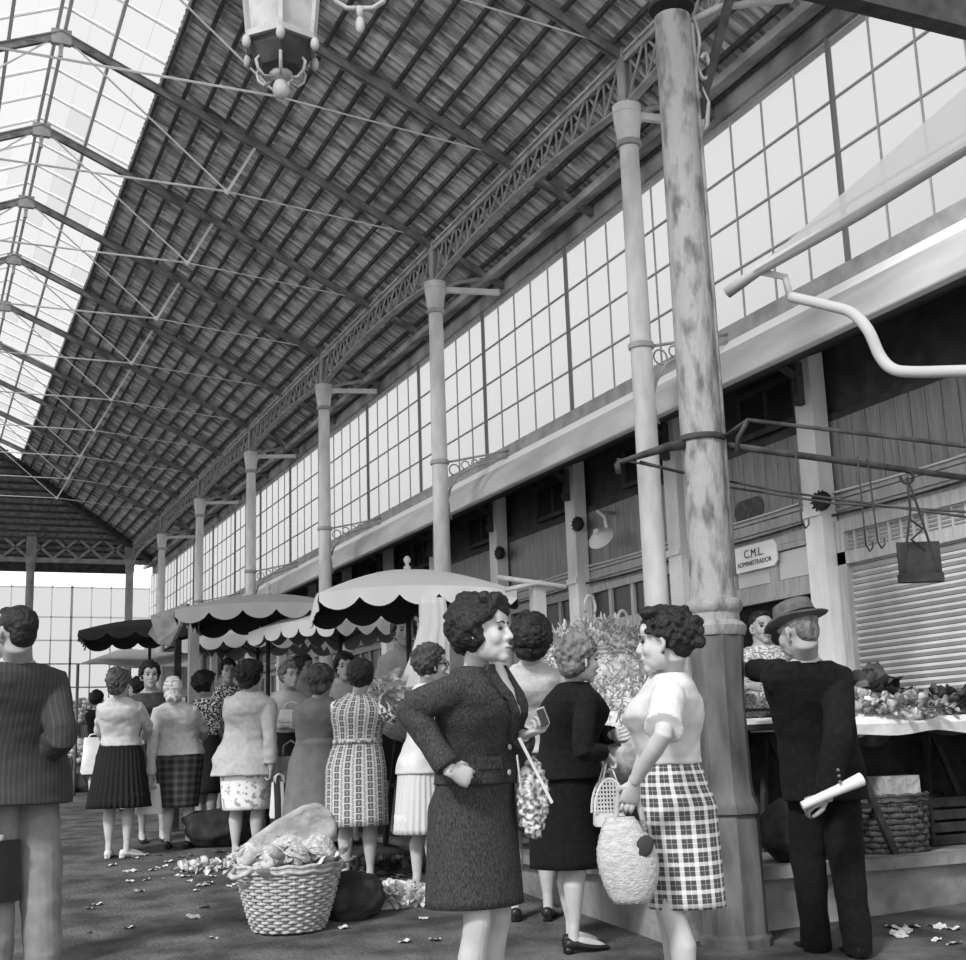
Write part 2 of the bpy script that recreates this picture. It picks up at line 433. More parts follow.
# far end: glazed wall with a low dark front
mb = MB(); YG = 36.6
mb.quad((-10, YG, 2.9), (XW, YG, 2.9), (XW, YG, 6.25), (-10, YG, 6.25)); eo = struct('window_5', mb, M['glass'])
fr = MB(); hv = MB(); x = XW; k = 0
while x > -10:
    (hv if k % 8 == 4 else fr).box((x, YG-.02, 4.6), (.03 if k % 8 == 4 else .016, .02, 1.7)); x -= .52; k += 1
for z in (2.92, 3.55, 4.18, 4.81, 5.44, 6.25): fr.box((-2, YG-.02, z), (8, .02, .018))
fr.build('muntin', M['muntin'], eo); hv.build('mullion', M['muntin_dark'], eo)
mb = MB(); mb.lohi((-10, YG-.1, .9), (8, YG+.1, 2.2)); struct('wall_end', mb, M['wood_dark'])
mb = MB(); mb.lohi((-10, YG-.25, 2.2), (8, YG+.05, 2.35)); mb.lohi((-10, YG-.15, 2.35), (8, YG+.05, 2.9)); mb.lohi((XW, YG-.1, 2.9), (8, YG, 4.8)); struct('trim_9', mb, M['gutter'])
# ================================================================== columns, girders, trusses
XC = 5.12; ORD = ['first', 'second', 'third', 'fourth', 'fifth', 'sixth', 'seventh', 'eighth', 'ninth', 'tenth', 'eleventh', 'twelfth', 'thirteenth', 'fourteenth', 'fifteenth']
def octo(r, z): return (r, z)
def pedestal(mb, zt, r=1.0, n=8):
    a = Matrix.Rotation(PI/8, 3, 'Z')
    mb.lathe((0, 0, 0), [(.21*r, -.05), (.21*r, .08), (.185*r, .12), (.178*r, .62*zt/1.6), (.17*r, .66*zt/1.6)], n, a)
    mb.lathe((0, 0, 0), [(.20*r, .66*zt/1.6), (.205*r, .68*zt/1.6), (.205*r, .72*zt/1.6), (.17*r, .76*zt/1.6), (.155*r, .84*zt/1.6), (.145*r, 1.45*zt/1.6), (.16*r, 1.5*zt/1.6), (.165*r, 1.54*zt/1.6), (.13*r, 1.58*zt/1.6)], n, a)
col_labels = ['pale cast iron column beside the thick worn one, nearest of the row under the girder', 'pale iron column of the row, rising behind the white umbrella', 'pale iron column of the row, third from the camera', 'slender pale iron column of the row, fourth from the camera', 'slender far iron column behind the stalls, fifth of the row', 'slender farthest iron column along the glazed side wall']
for k in range(6):
    y = YC+S*k; g = gz(XC, y); zt = max(.9, 2.15-g)
    t = empty('cast_iron_column', (XC, y, g), col_labels[k], 'column')
    q = MB(); pedestal(q, zt); q.build('pedestal', M['plinth'], t, 'auto')
    q = MB(); q.lathe((0, 0, 0), [(.10, zt-.03), (.11, zt+.0), (.10, zt+.05), (.094, zt+.1), (.088, 4-g), (.078, 6.26-g)], 16); q.build('shaft', M['column'], t, 'auto')
    q = MB()
    for z in (4.57, 6.285): q.lathe((0, 0, z-g), [(.08, -.03), (.10, -.022), (.105, 0), (.10, .022), (.08, .03)], 16)
    q.build('collar', M['iron'], t, 'auto')
    q = MB(); q.lathe((0, 0, 6.3-g), [(.088, 0), (.095, .05), (.10, .1), (.115, .2), (.118, .24), (.11, .245), (.118, .25), (.118, .32), (.10, .325)], 16); q.build('capital', M['column'], t, 'auto')
    q = MB(); q.lohi((-.045, -.05, 6.6-g), (-.025, .05, 7.12-g)); q.lohi((.025, -.05, 6.6-g), (.045, .05, 7.12-g)); q.lohi((-.03, -.01, 6.6-g), (.03, .01, 7.12-g)); q.build('king_post', M['iron'], t)
    q = MB(); q.beam((.08, 0, 6.55-g), (XW-XC-.1, 0, 6.60-g), .05, .06); q.build('wall_arm', M['rod'], t)
    q = MB(); q.tube([(.1, .0, 6.57-g), (.25, 0, 6.66-g), (.5, 0, 6.72-g), (.8, 0, 6.76-g)], .028, 6); q.build('curved_brace', M['iron'], t, True)
    q = MB(); q.tube([(.09, 0, 4.58-g), (.86, 0, 4.76-g)], .013, 6); q.tube([(.09, 0, 4.2-g), (.12, 0, 4.3-g), (.22, 0, 4.45-g), (.40, 0, 4.55-g), (.62, 0, 4.62-g), (.86, 0, 4.7-g)], .014, 6)
    for (cx, cz, r_) in ((.17, 4.50, .06), (.30, 4.56, .045), (.41, 4.595, .035), (.5, 4.62, .028)):
        q.tube([(cx+r_*math.cos(a), 0, cz-g+r_*math.sin(a)) for a in np.linspace(0, 2*PI, 13)], .008, 5)
    q.tube([(.09, 0, 4.15-g), (.10, 0, 4.0-g), (.12, 0, 3.95-g)], .01, 5)
    q.build('scroll_bracket', M['iron'], t, True)
# far end columns
for i, x in enumerate((-.47, 2.62, 5.05)):
    g = gz(x, YE); t = empty('cast_iron_column', (x, YE, g), ['pale iron column of the far end, left and half out of the picture', 'pale iron column under the far end lattice beam, standing left', 'pale iron corner column under the right end of the far lattice beam'][i], 'column')
    q = MB(); q.lathe((0, 0, 0), [(.15, 0), (.12, 1), (.10, 1.1), (.10, 5.0), (.12, 5.05), (.12, 5.1), (.11, 5.12), (.16, 5.35)], 12); q.build('shaft', M['iron'], t, 'auto')
    q = MB(); q.lohi((-.12, -.08, 5.3), (.12, .08, 5.85)); q.build('capital', M['iron'], t)
# lattice girders: one span per bay
def lattice(t, L, zb0, zb1, zt, n, mt):
    """span along y, bottom chord arched"""
    zb = lambda u: zb0+(zb1-zb0)*(1-(2*u-1)**2)
    c1 = MB(); c1.box((0, L/2, zt), (.05, L/2, .012)); c1.box((-.02, L/2, zt-.03), (.008, L/2, .03)); c1.build('top_chord', mt, t)
    c2 = MB()
    for i in range(n): c2.beam((0, L*i/n, zb(i/n)), (0, L*(i+1)/n, zb((i+1)/n)), .08, .02)
    c2.build('bottom_chord', mt, t)
    c3 = MB()
    for i in range(n):
        a, b = L*i/n, L*(i+1)/n; A, B = zb(i/n), zb((i+1)/n)
        c3.beam((.015, a, A), (.015, b, zt-.02), .012, .022); c3.beam((-.015, a, zt-.02), (-.015, b, B), .012, .022)
        c3.beam((0, a, A), (0, a, zt-.02), .012, .016)
        cz = (A+B)/2/2+zt/2-.01
        c3.tube([(0.02, (a+b)/2+.035*math.cos(q), cz+.035*math.sin(q)) for q in np.linspace(0, 2*PI, 9)], .007, 4)
    c3.build('lattice', mt, t)
for k in range(-1, 6):
    y = YC+S*k; t = empty('lattice_girder', (XC, y+.05, 6.6), 'iron lattice girder span of the row, '+(['nearest and passing behind the thick worn column', 'between the first and second slender columns', 'between the second and third slender columns', 'between the third and fourth slender columns', 'between the fourth and fifth slender columns', 'between the fifth and sixth slender columns', 'reaching the far corner beyond the last column'][k+1]), 'girder', 'lattice girders over the columns')
    lattice(t, S-.1, .03, .15, .46, 14, M['iron'])
t = empty('lattice_beam', (-6, YE, 6.55), 'iron lattice beam crossing the far end under the hipped roof', 'beam')
q = MB(); q.lohi((0, -.05, -.02), (11, .05, .1)); q.lohi((0, -.05, .62), (11, .05, .70)); q.build('chord', M['iron'], t)
q = MB()
for i in range(18):
    a = i*.61; q.beam((a, 0, .1), (a+.61, 0, .62), .03, .06); q.beam((a, 0, .62), (a+.61, 0, .1), .03, .06)
q.build('lattice', M['iron'], t)
q = MB(); q.lohi((0, .05, -.25), (11, .09, -.02)); q.build('fascia', M['iron_dark'], t)

# trusses: rafters, struts and tie rods, one every half bay
def make_truss(y, lab):
    t = empty('roof_truss', (XR, y, ZR), lab, 'truss', 'iron trusses under the roof')
    for sx in (1, -1):
        w_ = 5.0 if sx > 0 else 4.5; f = lambda u: -SL*u-.05
        q = MB()
        for dx in (-.022, .022): q.beam((0, dx, -.05), (sx*w_, dx, f(w_)), .007, .09)
        q.beam((0, 0, -.02), (sx*w_, 0, f(w_)+.04), .075, .008)
        for i in range(5): u = .3+i*w_/5.2; q.box((sx*u, 0, f(u)), (.05, .03, .012))
        q.build('rafter', M['iron_raft'], t)
        q = MB(); q.beam((sx*2.03, 0, f(2.03)), (sx*1.72, 0, -1.51), .03, .03); q.ell((sx*1.72, 0, -1.51), (.035, .03, .035), nu=6, nv=4); q.build('strut', M['rod'], t)
        q = MB(); q.tube([(sx*1.72, 0, -1.51), (sx*.05, 0, -.08)], .011, 5); q.tube([(sx*1.72, 0, -1.51), (sx*3.95, 0, -1.72)], .008, 5); q.build('tension_rod', M['rod'], t)
    q = MB(); q.tube([(-1.72, 0, -1.51), (1.72, 0, -1.51)], .012, 5); q.build('tie_rod', M['rod'], t)
    q = MB(); q.box((0, 0, -.08), (.10, .03, .08)); q.box((0, 0, -.2), (.02, .02, .1)); q.build('ridge_plate', M['iron'], t)
    return t
M['iron_raft'] = nmat('rafter_iron', .13, .26, 5, 6, .7)
for k in range(-2, 11):
    make_truss(YC+S/2*k, 'slim iron roof truss with tie rods, %s counted from the camera' % ORD[k+2])

# thick worn column in front
B = at(737, 945, 6.6); nb = Vector((B.x, B.y, gz(B.x, B.y)-.02)); g = nb.z
t = empty('cast_iron_column', nb, 'thick worn iron column on a tall dark octagonal pedestal, nearest to the camera', 'column')
q = MB(); q.lathe((0, 0, 0), [(.19, -.1), (.19, .05), (.17, .07), (.165, .62), (.15, .66)], 8, Matrix.Rotation(.45, 3, 'Z')); q.build('base_block', M['plinth'], t, 'auto')
q = MB(); q.lathe((0, 0, .66), [(.178, 0), (.18, .03), (.165, .06), (.15, .09), (.142, .16), (.135, .6), (.150, .86), (.155, .92)], 8, Matrix.Rotation(.45, 3, 'Z')); q.build('pedestal', M['plinth'], t, 'auto')
q = MB(); zz = 1.58; q.lathe((0, 0, zz), [(.155, 0), (.165, .02), (.168, .05), (.15, .07), (.135, .08), (.135, .12), (.15, .135), (.158, .16), (.15, .185), (.125, .2)], 20); q.build('base_torus', M['column_worn'], t, 'auto')
q = MB(); q.lathe((0, 0, 0), [(.128, 1.76), (.122, 1.84), (.117, 1.95), (.114, 3.2), (.106, 5.25)], 20); q.build('shaft', M['column_worn'], t, 'auto')
q = MB(); q.tube([(.10, -.06, 1.9), (.10, -.055, 3.6), (.095, -.05, 5.2)], .02, 8); q.build('drain_pipe', M['column_worn'], t, True)
q = MB()
for z, r in ((3.15-g, .13), (5.80-g, .135)): q.lathe((0, 0, z), [(.1, -.02), (r, -.015), (r+.005, 0), (r, .015), (.1, .02)], 20)
q.build('collar', M['iron_dark'], t, 'auto')
q = MB(); q.lathe((0, 0, 5.82-g), [(.12, 0), (.13, .1), (.17, .3), (.17, .4)], 20); q.build('capital', M['column_worn'], t, 'auto')
q = MB()
sc_ = [(.13, -.03, 5.75), (.16, -.03, 5.6), (.13, -.03, 5.45), (.17, -.03, 5.35), (.22, -.03, 5.42), (.2, -.03, 5.52), (.16, -.03, 5.48)]
q.tube(smooth_path([(a, b, c-g) for a, b, c in sc_]), .014, 6); q.tube([(.12, -.03, 5.0-g), (.17, -.03, 5.05-g), (.19, -.03, 5.2-g), (.15, -.03, 5.3-g), (.13, -.03, 5.22-g)], .015, 6)
q.tube([(.1, 0, 5.72-g), (.35, 0, 5.88-g), (.9, 0, 6.06-g)], .024, 6); q.build('scroll_bracket', M['iron'], t, True)
q = MB(); q.beam((.12, -.02, 5.1-g), (.42, -.05, 6.0-g), .03, .05); q.build('brace', M['iron_dark'], t)
q = MB()
p0 = Vector((.11, -.05, 3.12-g)); n_ = nb
def zpt(x, y, z): v = ray(x, y); return Vector(CAM+v*((z-CAM[2])/v[2]))
a_ = zpt(966, 478, 3.1)-n_; b_ = zpt(1050, 492, 3.1)-n_
q.tube([(.11, -.03, 3.12-g), a_, a_+(a_-Vector((.11, -.03, 3.12-g)))*.3], .021, 8)
c_ = at(748, 420, 6.9)-n_; d_ = at(966, 446, 5.6)-n_
q.tube([(.1, 0, 3.14-g), c_, d_, d_+(d_-c_)*.3], .012, 6)
q.tube([(-.1, .02, 3.12-g), at(668, 447, 7.0)-n_, at(617, 463, 6.8)-n_], [.03, .025, .012], 8); q.tube([at(617, 463, 6.8)-n_, at(619, 474, 6.8)-n_], .018, 6)
q.tube([at(684, 473, 7.0)-n_, at(640, 462, 6.9)-n_], .009, 6)
q.tube([at(748, 420, 6.9)-n_, at(738, 438, 6.95)-n_, at(737, 452, 6.95)-n_], .014, 6)
q.build('awning_bar', M['iron_dark'], t, True)
# thin wires behind the bars
for i, (pa, pb, lab) in enumerate([((617, 459), (966, 517), 'thin dark wire strung from behind the thick column across the sign front'), ((720, 486), (966, 512), 'thin wire sagging just above the round junction on the white post')]):
    q = MB(); A_ = at(pa[0], pa[1], 7.6); B_ = at(pb[0], pb[1], 6.6); mid = (A_+B_)/2-Vector((0, 0, .03)); q.tube([A_, mid, B_, B_+(B_-mid)*.4], .007, 5)
    tag(q.build('wire', M['iron_dark'], None, True), lab, 'wire')
# cross beam at the top right corner
p = on_y(900, 8, 4.3); q = MB(); q.lohi((p.x-1.6, 4.25, p.z-.05), (p.x+2.2, 4.35, p.z+.16)); 
tag(q.build('cross_beam', M['iron_dark']), 'dark cross beam cutting the upper right corner', 'beam')

# lantern
L0 = at(281, 95, 6.0)
t = empty('hanging_lantern', L0, 'six sided glass lantern with curled iron base hanging at the top', 'lantern', rz=.25)
q = MB(); q.ell((0, 0, .03), (.04, .04, .05)); q.lathe((0, 0, .07), [(.02, 0), (.05, .02), (.055, .04), (.03, .06)], 12); q.build('finial', M['lamp_iron'] if 'lamp_iron' in M else M['iron'], t, True)
q = MB(); q.lathe((0, 0, .10), [(.04, 0), (.10, .03), (.15, .11), (.162, .14)], 6); q.build('base_pan', M['iron_dark'], t)
q = MB()
for i in range(6):
    a = PI/3*i; c, s_ = math.cos(a), math.sin(a)
    q.tube([(.05*c, .05*s_, .08), (.09*c, .09*s_, .07), (.12*c, .12*s_, .10), (.13*c, .13*s_, .14), (.11*c, .11*s_, .17), (.14*c, .14*s_, .21)], .008, 6)
    q.ell((.180*c, .180*s_, .215), (.022, .022, .035), nu=8, nv=6)
q.build('scroll', M['iron'], t, True)
q = MB()
for i in range(6):
    a = PI/3*i; b = a+PI/3; ca, sa, cb, sb = math.cos(a), math.sin(a), math.cos(b), math.sin(b)
    q.beam((.168*ca, .168*sa, .25), (.24*ca, .24*sa, 1.0), .02, .02); q.beam((.172*ca, .172*sa, .255), (.172*cb, .172*sb, .255), .022, .03); q.beam((.25*ca, .25*sa, 1.0), (.25*cb, .25*sb, 1.0), .03, .04)
q.build('frame', M['iron'], t)
q = MB()
for i in range(6):
    a = PI/3*i; b = a+PI/3; ca, sa, cb, sb = math.cos(a), math.sin(a), math.cos(b), math.sin(b)
    q.quad((.165*ca, .165*sa, .26), (.165*cb, .165*sb, .26), (.235*cb, .235*sb, 1.0), (.235*ca, .235*sa, 1.0))
q.build('pane', nmat('frosted_glass', .28, .4, 9, 4, .5), t)
q = MB(); q.lathe((0, 0, 1.0), [(.28, 0), (.2, .15), (.1, .22), (.08, .35), (.02, .4)], 6); q.build('cap', M['iron_dark'], t, 'auto')
zr = roof_z(L0.x)-L0.z
q = MB(); q.tube([(0, 0, 1.35), (0, 0, zr)], .012, 6); q.build('hanger', M['iron_dark'], t)
# curled iron ornament with a drop, right of the lantern
K = at(360, 25, 6.0); t = empty('curled_pendant', K, 'pale curled iron arms with a drop finial, right of the lantern', 'ornament')
q = MB(); q.ell((0, 0, 0), (.022, .022, .045)); q.tube([(0, 0, .03), (0, 0, .09)], [.012, .02], 8); q.build('drop', M['iron'], t, True)
q = MB()
r1 = Vector((RC[0][0], RC[1][0], RC[2][0]))
for sx in (-1, 1): q.tube([r1*(sx*u)+Vector((0, 0, v)) for u, v in ((0, .085), (.06, .085), (.11, .12), (.13, .18), (.13, .5))], .013, 8)
q.build('arm', M['iron'], t, True)
q = MB(); q.tube([r1*-.13+Vector((0, 0, .5)), r1*.13+Vector((0, 0, .5))], .013, 6); q.tube([(0, 0, .5), (0, 0, roof_z(K.x)-K.z)], .013, 6); q.build('stem', M['rod'], t, True)
# ================================================================== people
def remesh(mb, name, voxel, smooth=2, fac=.5, disp=0, dscale=6, seed=0):
    me = mb.mesh('tmp'); o = bpy.data.objects.new('tmp', me); C.objects.link(o)
    r = o.modifiers.new('r', 'REMESH'); r.mode = 'VOXEL'; r.voxel_size = voxel; r.use_smooth_shade = True
    if smooth:
        s = o.modifiers.new('s', 'SMOOTH'); s.factor = fac; s.iterations = smooth
    dg = bpy.context.evaluated_depsgraph_get(); dg.update()
    res = bpy.data.meshes.new_from_object(o.evaluated_get(dg)); res.name = name
    bpy.data.objects.remove(o); bpy.data.meshes.remove(me)
    if disp:
        n = len(res.vertices); co = np.empty(n*3); res.vertices.foreach_get('co', co); co = co.reshape(-1, 3)
        no = np.empty(n*3); res.vertices.foreach_get('normal', no); no = no.reshape(-1, 3)
        for i in range(n):
            p = co[i]; a = noise.noise((p[0]*dscale+seed, p[1]*dscale, p[2]*dscale*1.6))+.5*noise.noise((p[0]*dscale*2.3, p[1]*dscale*2.3+seed, p[2]*dscale*2.9))
            co[i] += no[i]*a*disp
        res.vertices.foreach_set('co', co.reshape(-1)); res.update()
    res.polygons.foreach_set('use_smooth', [True]*len(res.polygons))
    return res
def put(me, name, m, parent, label=None):
    o = bpy.data.objects.new(name, me); C.objects.link(o)
    for q in (m if isinstance(m, (list, tuple)) else [m]): me.materials.append(q)
    o.parent = parent
    if label: o['label'] = label
    return o
def ring(c, rx, ry, n=28, p=2.3, ax=Vector((1, 0, 0)), ay=Vector((0, 1, 0)), mod=None):
    out = []
    for k in range(n):
        a = 2*PI*k/n; ca, sa = math.cos(a), math.sin(a)
        q = (abs(ca)**p+abs(sa)**p)**(-1/p)
        if mod: q *= mod(a)
        out.append(Vector(c)+ax*(ca*q*rx)+ay*(sa*q*ry))
    return out
def lerp(a, b, t): return a+(b-a)*t
def interp(tab, z):
    if z <= tab[0][0]: return tab[0][1:]
    for i in range(len(tab)-1):
        if z <= tab[i+1][0]:
            t = (z-tab[i][0])/(tab[i+1][0]-tab[i][0]); t = t*t*(3-2*t)*.5+t*.5
            return tuple(lerp(a, b, t) for a, b in zip(tab[i][1:], tab[i+1][1:]))
    return tab[-1][1:]
#            z     rx    ry    y offset
TORSO_W = [(.45, .15, .10, -.0), (.70, .168, .125, -.012), (.84, .172, .128, -.015), (.94, .150, .110, 0), (1.02, .128, .092, .005), (1.10, .138, .10, .01), (1.19, .158, .124, .018), (1.25, .160, .106, .004), (1.29, .143, .084, -.006), (1.318, .118, .070, -.012), (1.345, .086, .060, -.014), (1.372, .060, .052, -.012), (1.40, .05, .048, -.008)]
TORSO_M = [(.45, .13, .10, 0), (.70, .15, .115, -.01), (.84, .160, .125, -.005), (.94, .158, .125, .005), (1.02, .160, .128, .01), (1.10, .166, .128, .01), (1.19, .180, .128, .006), (1.25, .185, .112, -.002), (1.295, .150, .090, -.008), (1.325, .116, .074, -.012), (1.35, .088, .066, -.012), (1.375, .068, .060, -.010), (1.40, .058, .055, -.006)]
SK = nmat('skin', .38, .45, 14, 3, .6, spec=.3)
SKT = nmat('stockinged_skin', .50, .58, 14, 3, .6)
SKD = nmat('tanned_skin', .26, .32, 14, 3, .6)
EYE = mat('eye_dark', .03, .3); LIP = mat('lip', .20, .6); BROW = mat('brow', .05, .8); SHOE = mat('shoe_leather', .015, .35); SHOEL = mat('shoe_light', .55, .5)
def hair_mat(name, a, b, sc=24): return nmat(name, a, b, sc, 6, .55, stretch=(1, 1, .6), bump=.8, bscale=60, spec=.3)
HD = hair_mat('hair_dark', .004, .018); HB = hair_mat('hair_brown', .03, .10); HG = hair_mat('hair_greying', .06, .20); HW = hair_mat('hair_white', .5, .8)

def add_hand(mb, W, d, n, side, k=1.0, curl=.5, spread=.12, thumb=.5):
    """W wrist, d finger direction, n palm normal (palm faces n), side = thumb side sign"""
    d = Vector(d).normalized(); n = Vector(n); n = (n-d*n.dot(d)).normalized(); s = d.cross(n)*side; W = Vector(W)
    pts = []
    for t, w_, h_ in ((-.02, .024, .020), (.01, .027, .018), (.04, .036, .016), (.07, .040, .0145), (.088, .038, .012), (.094, .030, .008)):
        c = W+d*(t*k)
        pts.append([c+s*(math.cos(2*PI*j/14)*w_*k)+n*(math.sin(2*PI*j/14)*h_*k) for j in range(14)])
    mb.loft(pts)
    for i, (off, ln, r) in enumerate(((.030, .070, .0085), (.010, .078, .009), (-.010, .073, .0085), (-.029, .058, .0075))):
        p = W+d*(.082*k)+s*(off*k); a = .18+curl*(.5+.08*i); dd = (d+s*(off*spread*6)).normalized(); P = [p-dd*.012*k, p]; ang = 0
        for sg, f in ((.45, 1.0), (.31, 1.3), (.24, 1.0)):
            ang += a*f; q = dd*math.cos(ang)+n*math.sin(ang); p = p+q*(ln*sg*k); P.append(p)
        mb.tube(P[:-1]+[P[-1], P[-1]+(P[-1]-P[-2])*.18], [r*k, r*k*1.02, r*k, r*k*.93, r*k*.8, r*k*.35], 8)
    p = W+d*(.02*k)+s*(.022*k); q = (d*.75+s*(.75-.3*thumb)+n*(.25+thumb*.4)).normalized(); q2 = (d*.9+s*(.3-.4*thumb)+n*(.2+thumb*.6)).normalized(); q3 = (d*.9+s*(.05-.5*thumb)+n*(.2+thumb*.8)).normalized()
    a = p+q*(.036*k); b = a+q2*(.030*k); c = b+q3*(.024*k)
    mb.tube([p, a, b, c, c+q3*.005*k], [.014*k, .0115*k, .0105*k, .0085*k, .003*k], 8)

def head_geo(mb, T, male=False):
    """T maps head frame to local; face looks to +y"""
    R3 = T.to_3x3(); s_ = T.to_scale()[0]; R = R3*(1/s_)
    def e(c, r): mb.ell(T @ Vector(c), [x*s_ for x in r], R, 20, 14)
    e((0, -.014, .030), (.073, .093, .086)); e((0, .018, -.028), (.060, .070, .075)); e((0, .040, -.060), (.047, .044, .045))
    e((0, .068, -.092), (.024, .022, .020)); e((-.034, .055, -.022), (.026, .026, .032)); e((.034, .055, -.022), (.026, .026, .032))
    e((0, .066, .048), (.052, .020, .034)); e((0, .077, .026), (.045, .010, .010)); e((0, .074, -.062), (.026, .018, .020))
    mb.capsule(T @ Vector((0, .082, .018)), T @ Vector((0, .103, -.024)), .008*s_, .0115*s_, 10)
    e((-.010, .090, -.030), (.008, .010, .007)); e((.010, .090, -.030), (.008, .010, .007))
    e((0, .090, -.055), (.020, .008, .006)); e((0, .089, -.068), (.017, .008, .007))
    for sx in (-1, 1):
        mb.tube([T @ Vector((sx*.068, .0, -.045)), T @ Vector((sx*.078, -.004, -.03)), T @ Vector((sx*.083, -.012, -.002)), T @ Vector((sx*.078, -.006, .014)), T @ Vector((sx*.07, .004, .006))], [.008*s_, .009*s_, .010*s_, .009*s_, .008*s_], 8)
def make_hair(style, T, parent, m, rnd, voxel):
    R3 = T.to_3x3(); s_ = T.to_scale()[0]; R = R3*(1/s_); mb = MB()
    def e(c, r): mb.ell(T @ Vector(c), [x*s_ for x in r], R, 16, 12)
    if style == 'scarf':
        e((0, -.02, .035), (.086, .104, .098)); e((0, -.05, -.05), (.075, .06, .06)); e((0, -.03, -.07), (.06, .05, .06)); mb.tube([T @ Vector((-.07, .02, -.03)), T @ Vector((-.04, .06, -.10)), T @ Vector((0, .07, -.115)), T @ Vector((.04, .06, -.1)), T @ Vector((.07, .02, -.03))], .015*s_, 8)
        e((0, -.10, -.035), (.03, .025, .022)); mb.tube([T @ Vector((0, -.10, -.04)), T @ Vector((-.03, -.125, -.09)), T @ Vector((-.04, -.12, -.13))], [.02*s_, .022*s_, .008*s_], 8); mb.tube([T @ Vector((0, -.10, -.04)), T @ Vector((.03, -.125, -.08)), T @ Vector((.045, -.12, -.11))], [.02*s_, .022*s_, .008*s_], 8)
        for i in range(3): mb.tube([T @ Vector((math.cos(a)*.086, -.02+math.sin(a)*.106*1.0, .10-.035*i+.02*math.sin(a))) for a in np.linspace(PI, 2*PI, 9)], .004*s_, 6)
        return put(remesh(mb, 'headscarf', voxel, 1, .5, .010, 16), 'headscarf', m, parent)
    if style == 'short':
        e((0, -.026, .046), (.079, .096, .082)); e((0, -.06, .0), (.066, .05, .07)); e((0, .03, .098), (.055, .05, .022)); me = remesh(mb, 'hair', voxel, 2, .5, .003, 40)
    else:
        big = {'perm': 1.0, 'curls': 1.25, 'bob': 1.1, 'full': 1.35, 'updo': .9}[style]
        e((0, -.028, .040), (.080*(.97+.05*big), .094, .086+.008*big)); e((0, -.062, .0), (.07, .05, .075))
        if style in ('bob', 'full'): e((0, -.055, -.045), (.082, .055, .055))
        N_ = int({'perm': 170, 'curls': 190, 'bob': 120, 'full': 200, 'updo': 120}[style])
        for i in range(N_):
            z = 1-2*(i+.5)/N_; r = math.sqrt(1-z*z); a = i*2.39996; x, y = r*math.cos(a), r*math.sin(a)
            px, py, pz = x*.082, y*.100-.022, z*.094+.03
            low = {'perm': -.055, 'curls': -.055, 'bob': -.095, 'full': -.085, 'updo': -.03}[style]
            if pz < low: continue
            lim = .018 if pz < .03 else (.045 if pz < .06 else (.078 if style != 'updo' else .07))
            if py > lim: continue
            if abs(px) > .055 and py > -.01 and pz < .005 and style == 'updo': continue
            g_ = .017*big*rnd.uniform(.8, 1.25); f = rnd.uniform(.98, 1.07+.04*big)
            e((px*f, py*f, pz*f+.004), (g_, g_, g_*rnd.uniform(.7, 1)))
        if style == 'updo':
            for i in range(26): a = rnd.uniform(0, 2*PI); e((rnd.uniform(-.04, .04), -.115+rnd.uniform(-.03, .02), .02+rnd.uniform(-.045, .05)), (.022, .022, .02))
            for i in range(24): e((rnd.uniform(-.06, .06), rnd.uniform(-.03, .06), .115+rnd.uniform(-.01, .012)), (.024, .024, .018))
        if style == 'curls':
            for i in range(30): e((rnd.uniform(-.065, .065), rnd.uniform(-.06, .075), .125+rnd.uniform(-.02, .01)-abs(rnd.random())*.015), (.024, .024, .02))
        me = remesh(mb, 'hair', voxel, 1, .5, .004, 45, rnd.random()*9)
    return put(me, 'hair', m, parent)

